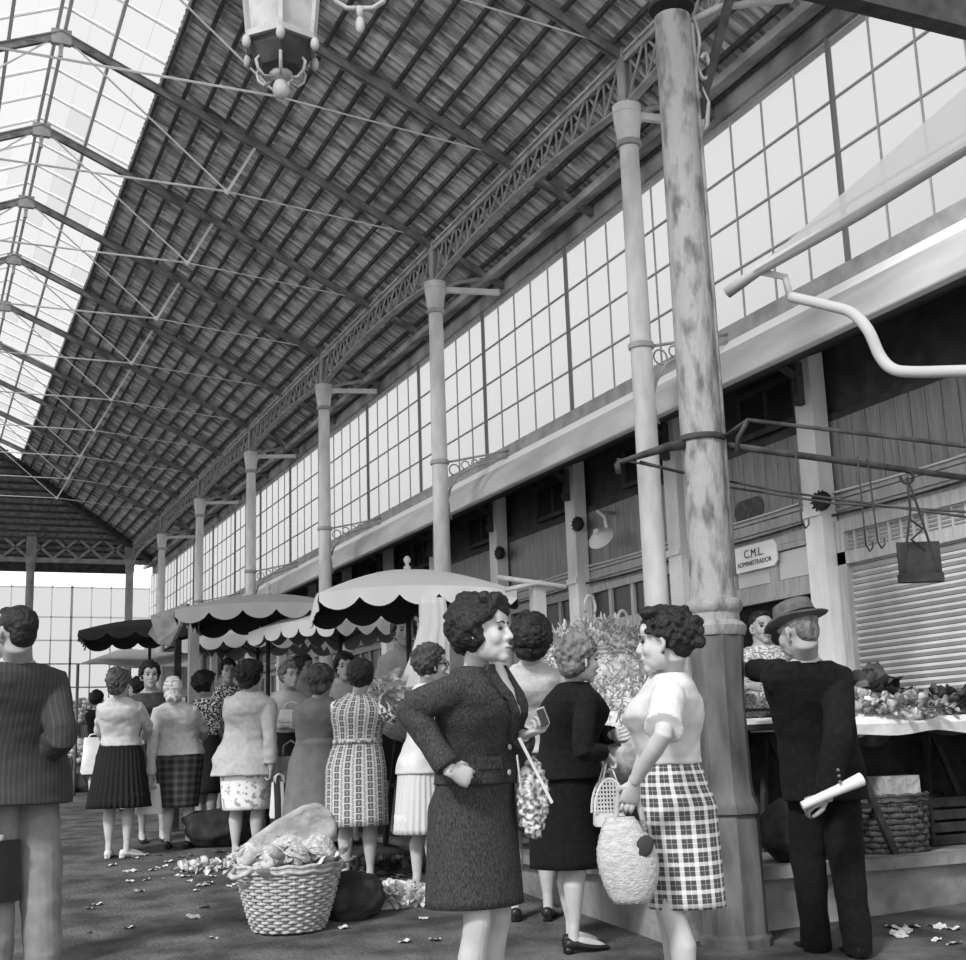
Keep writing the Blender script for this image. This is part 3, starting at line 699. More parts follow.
class Person:
    def __init__(s, label, fx, d, head, face, male=False, base=None, fat=1.0, near=False, headface=None, pitch=0.0, tilt=0.0, bx=None, group=None, hscale=1.0):
        p = spot(fx, d) if base is None else base
        s.p = p; s.d = d; s.near = near; s.male = male; s.fat = fat
        away = math.atan2(-(p.x-CAM[0]), (p.y-CAM[1])); s.rz = away-math.radians(face)
        s.t = empty('person', p, label, 'person', group, s.rz)
        s.inv = Matrix.Translation(p) @ Matrix.Rotation(s.rz, 4, 'Z'); s.inv.invert()
        hc = s.L(head[0], head[1], head[2] if len(head) > 2 else 0)      # head centre, local metres
        s.k = hc.z/1.462; s.hc = hc/s.k; s.H = 1.6*s.k
        hy = math.radians((headface if headface is not None else face)-face)
        s.T = Matrix.Translation(s.hc) @ Matrix.Rotation(-hy, 4, 'Z') @ Matrix.Rotation(math.radians(pitch), 4, 'X') @ Matrix.Rotation(math.radians(tilt), 4, 'Y') @ Matrix.Scale(hscale, 4)
        s.rnd = random.Random(int(fx*7+d*100)); s.tab = TORSO_M if male else TORSO_W
        s.vox = .0065 if near else .010; s.arms = {}
        print('PERSON', label[:40], 'H %.2f' % s.H, 'd', d)
    def L(s, x, y, dd=0.0):
        return s.inv @ at(x, y, s.d+dd)
    def l(s, x, y, dd=0.0): return s.L(x, y, dd)/s.k
    def off(s, z):
        t = max(0, (z-.86)/(1.482-.86)); t = t*t*.35+t*.65 if t < 1 else 1.0
        return Vector((s.hc.x*t, s.hc.y*t, 0))
    def tor(s, z): rx, ry, yo = interp(s.tab, z); f = lerp(s.fat, 1.0, max(0, min(1, (z-1.22)/.15))); return rx*f, ry*(1+(f-1)*1.3), yo
    def tring(s, z, e=0.0, n=30, mod=None, p=2.3):
        rx, ry, yo = s.tor(z); o = s.off(z); return ring((o.x, o.y+yo, z), rx+e, ry+e, n, p, mod=mod)
    def shoulder(s, sx):
        w_ = .155 if s.male else .143; o = s.off(1.28); return Vector((o.x+sx*w_*(1+(s.fat-1)*.5), o.y-.008, 1.262))
    def arm(s, side, w=None, e=None, pole=(0, -1, -.3), hd=None, n=None, curl=.5, thumb=.5, wl=None, el=None):
        """side +1 right, -1 left; w,e = pixel (x,y,dd) or wl/el local"""
        S_ = s.shoulder(side); W = s.l(*w) if w else (Vector(wl) if wl is not None else S_+Vector((side*.06, .03, -.50)))
        up, fo = .275, .235
        if e: E_ = s.l(*e)
        elif el is not None: E_ = Vector(el)
        else:
            v = W-S_; dl = min(v.length, up+fo-.005); W = S_+v.normalized()*max(dl, .12); v = W-S_; dl = v.length
            a = (up*up-fo*fo+dl*dl)/(2*dl); h = math.sqrt(max(up*up-a*a, 0)); q = Vector((pole[0]*1, pole[1], pole[2])); u = v.normalized(); q = q-u*q.dot(u)
            if q.length < 1e-3: q = Vector((0, -1, 0))
            E_ = S_+u*a+q.normalized()*h
        s.arms[side] = (S_, E_, W, Vector(hd) if hd is not None else (W-E_).normalized(), Vector(n) if n is not None else Vector((-side, 0, 0)), curl, thumb)
        return s
    def skin(s, m=SK, legs=True, feet=None, stance=None, handk=1.0):
        mb = MB(); f = s.fat; fm = .93 if not s.male else 1.08
        head_geo(mb, s.T, s.male)
        o = s.off(1.36); hb = s.T @ Vector((0, -.03, -.05))
        nr = .050 if not s.male else .062
        mb.tube([(o.x, o.y-.006, 1.25), (o.x, o.y-.012, 1.345), hb, s.T @ Vector((0, -.02, -.0))], [nr*1.1, nr*1.06, nr, nr*.9], 16)
        zs = [.80, .9, 1.02, 1.15, 1.25, 1.29, 1.32, 1.345, 1.372, 1.395]
        mb.loft([s.tring(z, -.015) for z in zs])
        for sd_, (S_, E_, W, hd, n, cu, th) in s.arms.items():
            a = .046*(.5+.5*f)*fm
            mb.tube([S_+Vector((-sd_*.06, 0, .01)), S_, S_.lerp(E_, .35), S_.lerp(E_, .8), E_, E_.lerp(W, .25), E_.lerp(W, .7), W, W+hd*.015], [a*.7, a*.96, a*.94, a*.80, a*.76, a*.80, a*.62, .026*fm, .022], 14)
        st = stance or [(-.09, 0.0, 0), (.09, .02, 0)]; s.st = st; s.knees = []
        if legs:
            for i, (fx, fy, yaw) in enumerate(st):
                sx = -1 if i == 0 else 1; hip = Vector((sx*.085, 0, .86)); an = Vector((fx, fy-.01, .085)); kn = hip.lerp(an, .53)+Vector((sx*.003, .035, 0)); s.knees.append(kn)
                g = (.5+.5*f)
                q = lambda t, oy: kn.lerp(an, t)+Vector((0, oy, 0))
                mb.tube([hip, hip.lerp(kn, .5), kn+Vector((0, 0, .05)), kn, q(.15, -.008), q(.35, -.020), q(.6, -.010), q(.85, 0), an, an-Vector((0, 0, .03))], [.085*g, .068*g, .053*g, .049*g, .047*g, .051*g, .040*g, .029, .028, .028], 14)
                F = Matrix.Rotation(-math.radians(yaw), 3, 'Z'); c = Vector((fx, fy, 0))
                mb.tube([c+F @ Vector((0, y, z)) for y, z in ((-.045, .035), (-.02, .045), (.03, .05), (.08, .036), (.13, .022), (.165, .016))], [.022, .030, .032, .030, .026, .012], 12, flat=.9)
        me = remesh(mb, 'body', s.vox/s.k, 2, .5)
        hm = MB()
        for sd_, (S_, E_, W, hd, n, cu, th) in s.arms.items(): add_hand(hm, W, hd, n, sd_*-1 if False else sd_, (1.0 if s.male else .92)*handk, cu, thumb=th)
        if hm.v:
            b = bmesh.new(); b.from_mesh(me); t2 = hm.mesh('t'); t2.polygons.foreach_set('use_smooth', [True]*len(t2.polygons)); b.from_mesh(t2); b.to_mesh(me); b.free(); bpy.data.meshes.remove(t2)
        s.body = s.fin(put(me, 'body', m, s.t)); return s
    def fin(s, o):
        o.data.transform(Matrix.Scale(s.k, 4)); return o
    def face(s, lipm=LIP, brow=BROW):
        for sx in (-1, 1):
            q = MB(); q.ell(s.T @ Vector((sx*.029, .0775, .008)), [.0145, .008, .0065], s.T.to_3x3(), 10, 8); s.fin(q.build('eye', EYE, s.t, True))
            q = MB(); q.tube([s.T @ Vector((sx*.012, .0865, .026)), s.T @ Vector((sx*.028, .087, .032)), s.T @ Vector((sx*.046, .073, .026))], [.003, .0035, .002], 6); s.fin(q.build('eyebrow', brow, s.t, True))
        q = MB(); q.tube([s.T @ Vector((-.022, .088, -.061)), s.T @ Vector((-.008, .0975, -.058)), s.T @ Vector((0, .098, -.060)), s.T @ Vector((.008, .0975, -.058)), s.T @ Vector((.022, .088, -.061))], [.003, .0065, .0065, .0065, .003], 8, flat=.9); s.fin(q.build('mouth', lipm, s.t, True)); return s
    def hair(s, style, m): s.fin(make_hair(style, s.T, s.t, m, s.rnd, .0075)); return s
    def glasses(s):
        q = MB()
        for sx in (-1, 1):
            q.tube([s.T @ Vector((sx*.03+.022*math.cos(a), .095, .006+.016*math.sin(a))) for a in np.linspace(0, 2*PI, 13)], .0035, 6)
            q.tube([s.T @ Vector((sx*.052, .093, .008)), s.T @ Vector((sx*.078, .0, .004))], .0035, 6)
        q.tube([s.T @ Vector((-.01, .096, .008)), s.T @ Vector((.01, .096, .008))], .003, 6)
        s.fin(q.build('glasses', EYE, s.t, True)); return s
    def shoes(s, m=SHOE, heel=.03):
        for i, (fx, fy, yaw) in enumerate(s.st):
            q = MB(); F = Matrix.Rotation(-math.radians(yaw), 3, 'Z'); c = Vector((fx, fy, 0)); R_ = []
            for y, wd, h, z0 in ((-.062, .015, .045, .012), (-.05, .030, .060, .012), (0, .035, .060, .010), (.04, .037, .045, .006), (.09, .042, .034, .002), (.14, .036, .027, .002), (.175, .022, .02, .002), (.19, .006, .010, .004)):
                if s.male: wd *= 1.15; h *= 1.2; y *= 1.12
                R_.append([c+F @ Vector((math.cos(2*PI*j/14)*wd, y, max(z0, z0+h/2+math.sin(2*PI*j/14)*h/2))) for j in range(14)])
            q.loft(R_); q.box(c+F @ Vector((0, -.04, .012)), (.022, .02, .014)); s.fin(q.build('shoe', m, s.t, True))
        return s
    def skirt(s, m, zt, zh, rx, ry, pleats=0, amp=.0, name='skirt', cx=0, cy=0, e=.012, folds=.012, p=2.2):
        R_ = []; n = pleats*6 if pleats else 56; Z = [zt-(zt-zh)*i/16 for i in range(17)]; ph = s.rnd.random()*6
        hip = .82
        for i, z in enumerate(Z):
            if z > hip: a, b, yo = s.tor(z); a += e; b += e; u = 0
            else:
                a0, b0, yo = s.tor(hip); u = (hip-z)/(hip-zh); a = lerp(a0+e, rx, u); b = lerp(b0+e, ry, u)
            t = i/16; o = s.off(z)+Vector((cx*u, cy*u, 0))
            def mod(q, t=t, u=u):
                r = 1+folds*u*(math.sin(3*q+ph)+.6*math.sin(5*q+ph*2+t*2))
                if pleats: w_ = (q*pleats/(2*PI)) % 1; r += amp*(.35+.65*t)*(2*abs(w_-.5)*2-1)
                return r
            R_.append(ring((o.x, o.y+yo, z), a, b, n, p, mod=mod))
        inn = [[c+(Vector((sum(v.x for v in R_[-1])/n, sum(v.y for v in R_[-1])/n, zh))-c)*.05 for c in R_[-1]]]
        R_ += inn; R_.append([v+Vector((0, 0, .12)) for v in inn[0]])
        mb = MB(); mb.loft(R_); s.fin(mb.build(name, m, s.t, True)); return s
    def top(s, m, zb, sleeve=1.0, e=.014, name='jacket', flare=.0, zt=1.345, neck=0, fold=.006, sl=.012, cuff=1.0, split=True, arms=True, dress=None):
        """upper garment; sleeve = fraction of the arm covered"""
        mb = MB(); Z = list(np.linspace(zb, min(zt, 1.25), 9))+[z for z in (1.275, 1.295, 1.315, 1.335, 1.35, 1.365, 1.38) if z <= zt]; R_ = []
        for z in Z:
            u = max(0, (1.0-z)/(1.0-zb)) if zb < 1 else 0
            ee = e+flare*u
            R_.append(s.tring(max(z, .5), ee if z < 1.30 else lerp(ee, .010, min(1, (z-1.30)/.06)), 34))
        mb.loft(R_)
        if arms:
            for sd_, (S_, E_, W, hd, n, cu, th) in s.arms.items():
                a = .046*(.5+.5*s.fat)*(.93 if not s.male else 1.1); tot = (S_-E_).length+(W-E_).length; cut = tot*sleeve; P = [S_+Vector((-sd_*.07, 0, .012)), S_+Vector((-sd_*.03, 0, .008)), S_]; Rr = [a*.55+sl*.5, a*.9+sl*.7, a+sl*.9]
                l1 = (S_-E_).length
                for t in (.15, .3, .45, .6, .75, .9):
                    if t*l1 < cut: P.append(S_.lerp(E_, t)); Rr.append(a*(1-.2*t)+sl*(1.0+.3*cuff*(sleeve < .6)*t*2))
                if cut > l1:
                    l2 = (W-E_).length
                    P.append(E_); Rr.append(a*.78+sl*1.1)
                    for t in (.15, .35, .55, .75, .95, 1.0):
                        t = min(t, (cut-l1)/l2); P.append(E_.lerp(W, t)); Rr.append(lerp(a*.78, .027, t)+sl*cuff*1.15)
                        if t >= (cut-l1)/l2-1e-6: break
                else: P.append(S_.lerp(E_, cut/l1)); Rr.append(a*(1-.2*cut/l1)+sl*(1.3+.6*cuff*(sleeve < .6)))
                mb.tube(P, Rr, 16)
        me = remesh(mb, name, s.vox*1.15/s.k, 3, .5, fold, 7, s.rnd.random()*20)
        s.fin(put(me, name, m, s.t)); return s
    def trousers(s, m, belt=.95, wd=.075):
        mb = MB(); mb.loft([s.tring(z, .008) for z in (.76, .82, .88, belt)])
        for i, (fx, fy, yaw) in enumerate(s.st):
            sx = -1 if i == 0 else 1; hip = Vector((sx*.08, 0, .84)); kn = s.knees[i]; an = Vector((fx, fy-.01, .06))
            mb.tube([hip, hip.lerp(kn, .4), kn, kn.lerp(an, .5), an, an-Vector((0, -.012, .035))], [.10, .092, wd*1.14, wd*1.0, wd*.95, wd*.98], 18)
        s.fin(put(remesh(mb, 'trousers', s.vox*1.1/s.k, 3, .5, .007, 6), 'trousers', m, s.t)); return s
    def surf(s, x, z, e):
        rx, ry, yo = s.tor(z); rx += e; ry += e; o = s.off(z); u = min(abs(x)/rx, .98)
        return Vector((o.x+x, o.y+yo+ry*(1-u**2.3)**(1/2.3), z))
    def part(s, mb, name, m, smooth=True, label=None, on=None):
        """extra part given in local unit coordinates"""
        pr = s.t
        if on: pr = [c for c in s.t.children if c.name.split('.')[0] == on][0]
        return s.fin(mb.build(name, m, pr, smooth, label))

# clothing fabrics
def uvpattern(name, kind, a, b, sc=1.0):
    m = mat(name, a, .9); t = m.node_tree; N = t.nodes; L = t.links; uv = N.new('ShaderNodeUVMap'); sp = N.new('ShaderNodeSeparateXYZ'); L.new(uv.outputs[0], sp.inputs[0])
    def M_(op, x, y=None, z=None):
        n = N.new('ShaderNodeMath'); n.operation = op
        for i, q in enumerate((x, y, z)):
            if q is None: continue
            if isinstance(q, (int, float)): n.inputs[i].default_value = q
            else: L.new(q, n.inputs[i])
        return n.outputs[0]
    def band(c, per, w_, ph=0.0):
        f = M_('FRACT', M_('ADD', M_('DIVIDE', c, per), ph)); return M_('LESS_THAN', f, w_)
    u, v = sp.outputs[0], sp.outputs[1]
    if kind == 'plaid':
        # dark checks divided by wide pale bands, each check crossed by a thin line
        wl = M_('MAXIMUM', band(u, .052*sc, .30), band(v, .052*sc, .30)); th = M_('MAXIMUM', band(u, .052*sc, .05, -.62), band(v, .052*sc, .05, -.62))
        both = M_('MULTIPLY', band(u, .052*sc, .30), band(v, .052*sc, .30)); val = M_('ADD', M_('ADD', M_('MULTIPLY', wl, .62), M_('MULTIPLY', both, .38)), M_('MULTIPLY', th, .3))
    elif kind == 'tartan':
        val = M_('ADD', M_('MULTIPLY', band(u, .07*sc, .45), .5), M_('MULTIPLY', band(v, .07*sc, .45), .5))
    elif kind == 'chain':
        # rows of dark lozenges with pale outlines
        fu = M_('FRACT', M_('DIVIDE', u, .040*sc)); row = M_('FLOOR', M_('DIVIDE', u, .040*sc)); fv = M_('FRACT', M_('ADD', M_('DIVIDE', v, .062*sc), M_('MULTIPLY', row, .5)))
        du = M_('ABSOLUTE', M_('SUBTRACT', fu, .5)); dv = M_('ABSOLUTE', M_('SUBTRACT', fv, .5))
        ins = M_('MULTIPLY', M_('LESS_THAN', du, .24), M_('LESS_THAN', dv, .42)); cen = M_('MULTIPLY', M_('LESS_THAN', du, .08), M_('LESS_THAN', dv, .24))
        gap = M_('MULTIPLY', M_('GREATER_THAN', du, .40), M_('GREATER_THAN', fv, .2))
        val = M_('SUBTRACT', 1.0, M_('MAXIMUM', M_('SUBTRACT', M_('MULTIPLY', ins, .9), M_('MULTIPLY', cen, .35)), M_('MULTIPLY', gap, .55)))
    elif kind == 'pinstripe':
        val = band(u, .030*sc, .10)
    cl = N.new('ShaderNodeClamp'); L.new(val, cl.inputs[0]); mx = N.new('ShaderNodeMix'); mx.data_type = 'RGBA'
    L.new(cl.outputs[0], mx.inputs[0]); mx.inputs[6].default_value = (a, a, a, 1); mx.inputs[7].default_value = (b, b, b, 1)
    L.new(mx.outputs[2], N['Principled BSDF'].inputs['Base Color']); return m
def objstripe(name, a, b, per=.03, wv=.12, axis=0):
    m = mat(name, a, .9); t = m.node_tree; N = t.nodes; L = t.links; tc = N.new('ShaderNodeTexCoord'); sp = N.new('ShaderNodeSeparateXYZ'); L.new(tc.outputs['Object'], sp.inputs[0])
    d_ = N.new('ShaderNodeMath'); d_.operation = 'DIVIDE'; L.new(sp.outputs[axis], d_.inputs[0]); d_.inputs[1].default_value = per
    f = N.new('ShaderNodeMath'); f.operation = 'FRACT'; L.new(d_.outputs[0], f.inputs[0]); g = N.new('ShaderNodeMath'); g.operation = 'LESS_THAN'; L.new(f.outputs[0], g.inputs[0]); g.inputs[1].default_value = wv
    mx = N.new('ShaderNodeMix'); mx.data_type = 'RGBA'; L.new(g.outputs[0], mx.inputs[0]); mx.inputs[6].default_value = (a, a, a, 1); mx.inputs[7].default_value = (b, b, b, 1)
    L.new(mx.outputs[2], N['Principled BSDF'].inputs['Base Color']); return m
F = {}
F['tweed'] = nmat('dark_tweed', .020, .062, 170, 3, .95, bump=.4, bscale=200, lo=.35, hi=.7, stretch=(1, 1, .4))
F['black'] = nmat('black_wool', .003, .007, 40, 3, .95)
F['black_skirt'] = mat('black_pleats', .010, .9)
F['grey_sweater'] = nmat('grey_knit', .40, .46, 40, 3, .95, bump=.3, bscale=120)
F['pale_knit'] = nmat('pale_knit', .46, .54, 30, 3, .95, bump=.2, bscale=120)
F['white'] = nmat('white_cotton', .50, .60, 9, 3, .9)
F['cream'] = nmat('cream_cotton', .50, .58, 9, 3, .9)
F['dark_sweater'] = nmat('dark_jersey', .05, .08, 30, 3, .95)
F['grey_dress'] = nmat('grey_dress_cloth', .15, .19, 12, 3, .9)
F['plaid'] = uvpattern('checked_cotton', 'plaid', .07, .78)
F['tartan'] = uvpattern('tartan_wool', 'tartan', .018, .075)
F['chain'] = uvpattern('printed_dress_cloth', 'chain', .06, .55, .78)
F['floral'] = nmat('floral_cotton', .80, .34, 26, 2, .9, lo=.55, hi=.62)
F['pin'] = objstripe('pinstriped_suiting', .036, .055, .024, .22)
F['trouser'] = nmat('grey_flannel', .16, .22, 10, 4, .9)
F['pleat_light'] = mat('pale_pleats', .52, .9)
F['print'] = nmat('spotted_blouse', .04, .75, 55, 2, .9, lo=.5, hi=.54)
F['navy'] = mat('dark_skirt_cloth', .022, .9)
# ------------------------------------------------------------------ the shoppers
def lapel(P, pts_r, w=.0): pass
# 1 tweed suit
P = Person('woman in a dark tweed suit with one hand on her hip, holding out a wallet', 483, 4.95, (484, 633), 122, near=True, headface=114, pitch=2, fat=1.04)
P.arm(1, w=(450, 770, -.10), e=(409, 708, .02), hd=P.l(474, 780, -.06)-P.l(450, 770, -.10), n=(-1, -.2, -.3), curl=1.0)
P.arm(-1, w=(524, 735, .10), e=(508, 765, .25), hd=P.l(560, 724, -.02)-P.l(524, 735, .10), n=(0, -.3, 1), curl=.95, thumb=.9)
P.skin(stance=[(-.08, 0, 0), (.08, .03, 5)]).face().hair('curls', HD).shoes()
P.skirt(F['tweed'], .98, .50, .205, .165, folds=.01)
P.top(F['tweed'], .93, .97, e=.026, flare=.0, sl=.018, zt=1.35, fold=.009)
q = MB()
def strip(pts, e, w0, t=.012):
    """cloth strip laid on the front of the garment: (x, z, halfwidth)"""
    R_ = []
    for i, (x, z, w_) in enumerate(pts):
        R_.append([P.surf(x-w_, z, e), P.surf(x+w_, z, e), P.surf(x+w_, z, e+t), P.surf(x-w_, z, e+t)])
    q.loft(R_)
for sx in (-1, 1): strip([(sx*.050, 1.35, .014), (sx*.060, 1.33, .020), (sx*.058, 1.29, .026), (sx*.050, 1.25, .030), (sx*.046, 1.235, .030), (sx*.040, 1.225, .022), (sx*.028, 1.18, .020), (sx*.014, 1.13, .014), (sx*.004, 1.08, .006)], .026, 0)
P.part(q, 'lapel', F['tweed'], False, None, 'jacket')
q = MB(); strip([(0, 1.37, .045), (0, 1.35, .044), (0, 1.30, .040), (0, 1.25, .030), (0, 1.18, .018), (0, 1.10, .006)], .020, 0, .011); P.part(q, 'blouse', F['white'])
for z in (1.06, .97):
    q = MB(); c = P.surf(.01, z, .038); q.ell(c, (.011, .006, .011), nu=10, nv=6); P.part(q, 'button', mat('horn_button', .35, .4), True, None, 'jacket')
q = MB(); q.loft([[P.surf(x, 1.00+dz, .024), P.surf(x, 1.00+dz, .034)] for x, dz in ((.05, 0), (.13, 0))]+[]) if False else strip([(.09, 1.03, .045), (.09, .985, .045)], .026, 0, .010)
P.part(q, 'pocket_flap', F['tweed'], False, None, 'jacket')
# wallet held in her hand
a = Matrix.Translation(P.p) @ Matrix.Rotation(P.rz, 4, 'Z') @ ((P.arms[-1][2]+P.arms[-1][3].normalized()*.10+Vector((0, 0, .045)))*P.k)
q = MB(); q.box((0, 0, 0), (.045, .012, .032), Euler((.3, .2, P.rz+.4)).to_matrix()); w_ = empty('wallet', a, 'small dark wallet with a pale band in the hand of the woman in tweed', 'wallet')
q.build('cover', mat('wallet_leather', .035, .5), w_); q = MB(); q.box((0, 0, 0), (.007, .0135, .034), Euler((.3, .2, P.rz+.4)).to_matrix()); q.build('band', F['cream'], w_)
TW = P
# 2 checked skirt
P = Person('woman in a white blouse and checked skirt carrying a round straw bag', 688, 5.1, (664, 642), -88, near=True, headface=-82, pitch=-4, fat=1.08)
P.arm(-1, w=(634, 782, -.16), e=(663, 735, -.28), hd=P.l(628, 806, -.14)-P.l(634, 782, -.16), n=(1, .3, 0), curl=1.1, thumb=.9)
P.arm(1, w=(632, 790, .12), e=(650, 745, .2), curl=1.0)
P.skin(stance=[(-.08, .0, 0), (.10, .05, 0)]).face().hair('updo', HD).shoes()
P.skirt(F['plaid'], 1.02, .46, .145, .150, folds=.016, cy=-.01)
P.top(F['white'], 1.0, .42, e=.020, flare=.015, sl=.020, zt=1.36, fold=.009, cuff=1.3, name='blouse')
q = MB(); q.ell(P.T @ Vector((-.079, -.002, -.045)), (.006, .006, .007)); P.part(q, 'earring', EYE, True, None, 'body')
PL = P
# 3 black coat
P = Person('woman in a black coat and black skirt with greying waved hair, back half turned', 572, 6.56, (580, 660), 62, near=True, headface=62, pitch=-6, fat=1.18)
P.arm(1, w=(604, 752, -.10), e=(582, 752, -.22), hd=P.l(618, 768, -.08)-P.l(604, 752, -.10), n=(0, 0, -1), curl=1.0)
P.arm(-1, w=(612, 735, .12), e=(600, 735, .26), curl=.8)
P.skin(stance=[(-.075, .05, -8), (.08, -.02, 5)]).face().hair('bob', HG).shoes()
P.skirt(F['black'], 1.0, .41, .205, .175, folds=.012)
P.top(F['black'], .86, .98, e=.024, flare=.02, sl=.016, zt=1.36)
BK = P
# 4 grey sweater, back
P = Person('woman from behind in a plain pale grey sweater, between the tweed and black figures', 532, 7.3, (531, 642), 4, near=True, fat=1.22, hscale=1.08)
P.arm(1, wl=(.16, .30, 1.05), pole=(1, -.4, -.6)); P.arm(-1, wl=(-.16, .30, 1.05), pole=(-1, -.4, -.6))
P.skin(stance=[(-.09, .02, -8), (.09, .02, 8)]).hair('full', HD).shoes()
P.skirt(F['navy'], .98, .48, .20, .17); P.top(F['grey_sweater'], .88, .97, e=.016, sl=.010, zt=1.36, fold=.012)
# 5 girl with glasses
P = Person('girl in glasses, white cardigan and pale pleated skirt, behind the woman in tweed', 424, 8.1, (432, 665), 68, near=True, headface=72, fat=.92)
P.arm(1, wl=(.13, .22, 1.0), pole=(.6, -1, -.3)); P.arm(-1, wl=(-.10, .25, 1.05), pole=(-1, -.5, -.3))
P.skin(stance=[(-.05, -.02, 0), (.07, .05, 0)]).face().glasses().hair('perm', hair_mat('hair_soft_brown', .015, .07)).shoes(SHOE)
P.skirt(F['pleat_light'], .98, .40, .175, .17, pleats=26, amp=.030); P.top(F['white'], .78, .97, e=.020, flare=.01, sl=.010, zt=1.36, name='cardigan')
# 6 printed dress
P = Person('woman from behind in a belted dress printed with dark links on white', 358, 8.6, (361, 678), 16, near=True, fat=1.20, headface=10)
P.arm(1, w=(398, 712, .32), e=(390, 718, .05), curl=.5); P.arm(-1, wl=(-.12, .30, 1.05), pole=(-1, -.4, -.6))
P.skin().hair('perm', HD).shoes()
P.skirt(F['chain'], 1.36, .42, .235, .20, name='dress', e=.018, folds=.012)
P.top(F['chain_b'] if 'chain_b' in F else nmat('printed_sleeve_cloth', .08, .70, 34, 2, .9, lo=.46, hi=.54), 1.18, .45, e=.010, sl=.014, zt=1.34, name='bodice')
q = MB(); R_ = [P.tring(z, .026) for z in (1.0, 1.035)]; q.loft(R_); P.part(q, 'belt', nmat('printed_belt', .1, .6, 50, 2))
# 7 plain grey dress
P = Person('woman from behind in a plain grey belted dress, left of the printed dress', 316, 9.0, (322, 682), 14, near=False, fat=1.12, headface=30)
P.arm(1, wl=(.14, .32, 1.08), pole=(1, -.5, -.5)); P.arm(-1, wl=(-.14, .30, 1.05), pole=(-1, -.4, -.6))
P.skin().hair('bob', hair_mat('hair_chestnut', .02, .08)).shoes()
P.skirt(F['grey_dress'], 1.04, .34, .26, .23, pleats=9, amp=.02, e=.016); P.top(F['grey_dress'], .98, .42, e=.016, sl=.014, zt=1.36, name='bodice')
# 8 woman in loose cardigan, floral skirt
P = Person('woman in a loose pale cardigan and white floral skirt with a striped bag', 246, 9.8, (252, 677), 22, near=True, fat=1.22, headface=52)
P.arm(1, w=(271, 768, -.05), e=(270, 735, -.02), curl=1.0); P.arm(-1, wl=(-.13, .3, 1.0), pole=(-1, -.6, -.4))
P.skin(stance=[(-.09, .0, 0), (.10, -.02, 5)]).face().hair('full', HD).shoes(SHOEL)
P.skirt(F['floral'], .98, .41, .19, .17, folds=.02); P.top(F['pale_knit'], .68, .93, e=.030, flare=.05, sl=.020, zt=1.36, name='cardigan', fold=.012)
CG = P
# 9 curly head between
P = Person('woman in a spotted blouse and dark skirt, partly hidden behind the pale cardigan', 205, 11.3, (205, 685), 55, fat=1.0)
P.arm(1, wl=(.15, .25, 1.0)); P.arm(-1, wl=(-.15, .25, 1.0))
P.skin().face().hair('curls', HD).shoes(); P.skirt(F['navy'], 1.0, .42, .19, .16); P.top(F['print'], .97, .5, name='blouse')
# 10 headscarf
P = Person('stout woman with pale scarf over her hair, grey cardigan and tartan skirt', 178, 10.6, (173, 690), 18, near=True, fat=1.30, headface=8)
P.arm(-1, w=(151, 778, -.05), e=(153, 735, .0), curl=1.1); P.arm(1, wl=(.16, .24, 1.02), pole=(1, -.5, -.3))
P.skin(stance=[(-.10, 0, -12), (.10, 0, 14)]).hair('scarf', HW).shoes()
P.skirt(F['tartan'], .98, .38, .19, .17, folds=.018); P.top(F['pale_knit'], .86, .95, e=.022, flare=.01, sl=.014, zt=1.36, name='cardigan', fold=.012)
SC = P
# 11 facing woman
P = Person('dark haired woman facing the camera in a dark sweater, hands folded at her chest', 152, 11.1, (150, 676), 176, near=True, fat=1.05, headface=172)
P.arm(1, wl=(.02, .20, 1.14), pole=(1, -.2, -1), hd=(-1, .2, .1), n=(0, -1, 0), curl=.3); P.arm(-1, wl=(-.04, .17, 1.10), pole=(-1, -.2, -1), hd=(1, .2, .1), n=(0, -1, 0), curl=.3)
P.skin(stance=[(-.09, 0, 0), (.09, .0, 0)]).face().hair('perm', HD).shoes()
P.skirt(F['navy'], .98, .40, .19, .16); P.top(F['dark_sweater'], .95, .55, e=.014, zt=1.33, name='sweater')
# 12 pleated black skirt
P = Person('woman in a pale sweater and flared black pleated skirt, back to the camera', 118, 10.2, (120, 684), 12, near=True, fat=1.12, headface=38)
P.arm(1, wl=(.17, .24, 1.02), pole=(1, -.5, -.3)); P.arm(-1, wl=(-.17, .22, .98), pole=(-1, -.5, -.3))
P.skin(stance=[(-.08, .0, 0), (.08, -.04, 50)]).face().hair('bob', HB).shoes(SHOEL)
P.skirt(F['black_skirt'], 1.0, .42, .265, .25, pleats=34, amp=.05); P.top(F['pale_knit'], .94, .97, e=.018, sl=.014, zt=1.36, name='sweater', fold=.012)
PB = P
# 13 man in pinstripe jacket, left edge
P = Person('man in a grey pinstriped jacket and pale trousers at the left edge, holding a briefcase', 14, 6.5, (14, 634), -22, male=True, near=True, fat=1.05, headface=-40, pitch=4)
P.arm(1, wl=(.10, .03, .93), e=(62, 738, .02), hd=(-1, .3, -.3), curl=1.0); P.arm(-1, w=(-14, 822, -.05), e=(-34, 745, 0), curl=1.0)
P.skin(SKD, stance=[(-.10, .0, -5), (.10, -.06, 10)]).face().hair('short', HD).shoes(mat('tan_shoe', .3, .5))
P.trousers(F['trouser'], wd=.088); P.top(F['pin'], .72, .93, e=.030, flare=.035, sl=.026, zt=1.34, fold=.006)
q = MB(); q.lathe((P.off(1.37).x, P.off(1.37).y-.005, 1.345), [(.075, -.01), (.070, .015), (.064, .035), (.060, .034)], 20); P.part(q, 'shirt_collar', F['white'])
MN = P
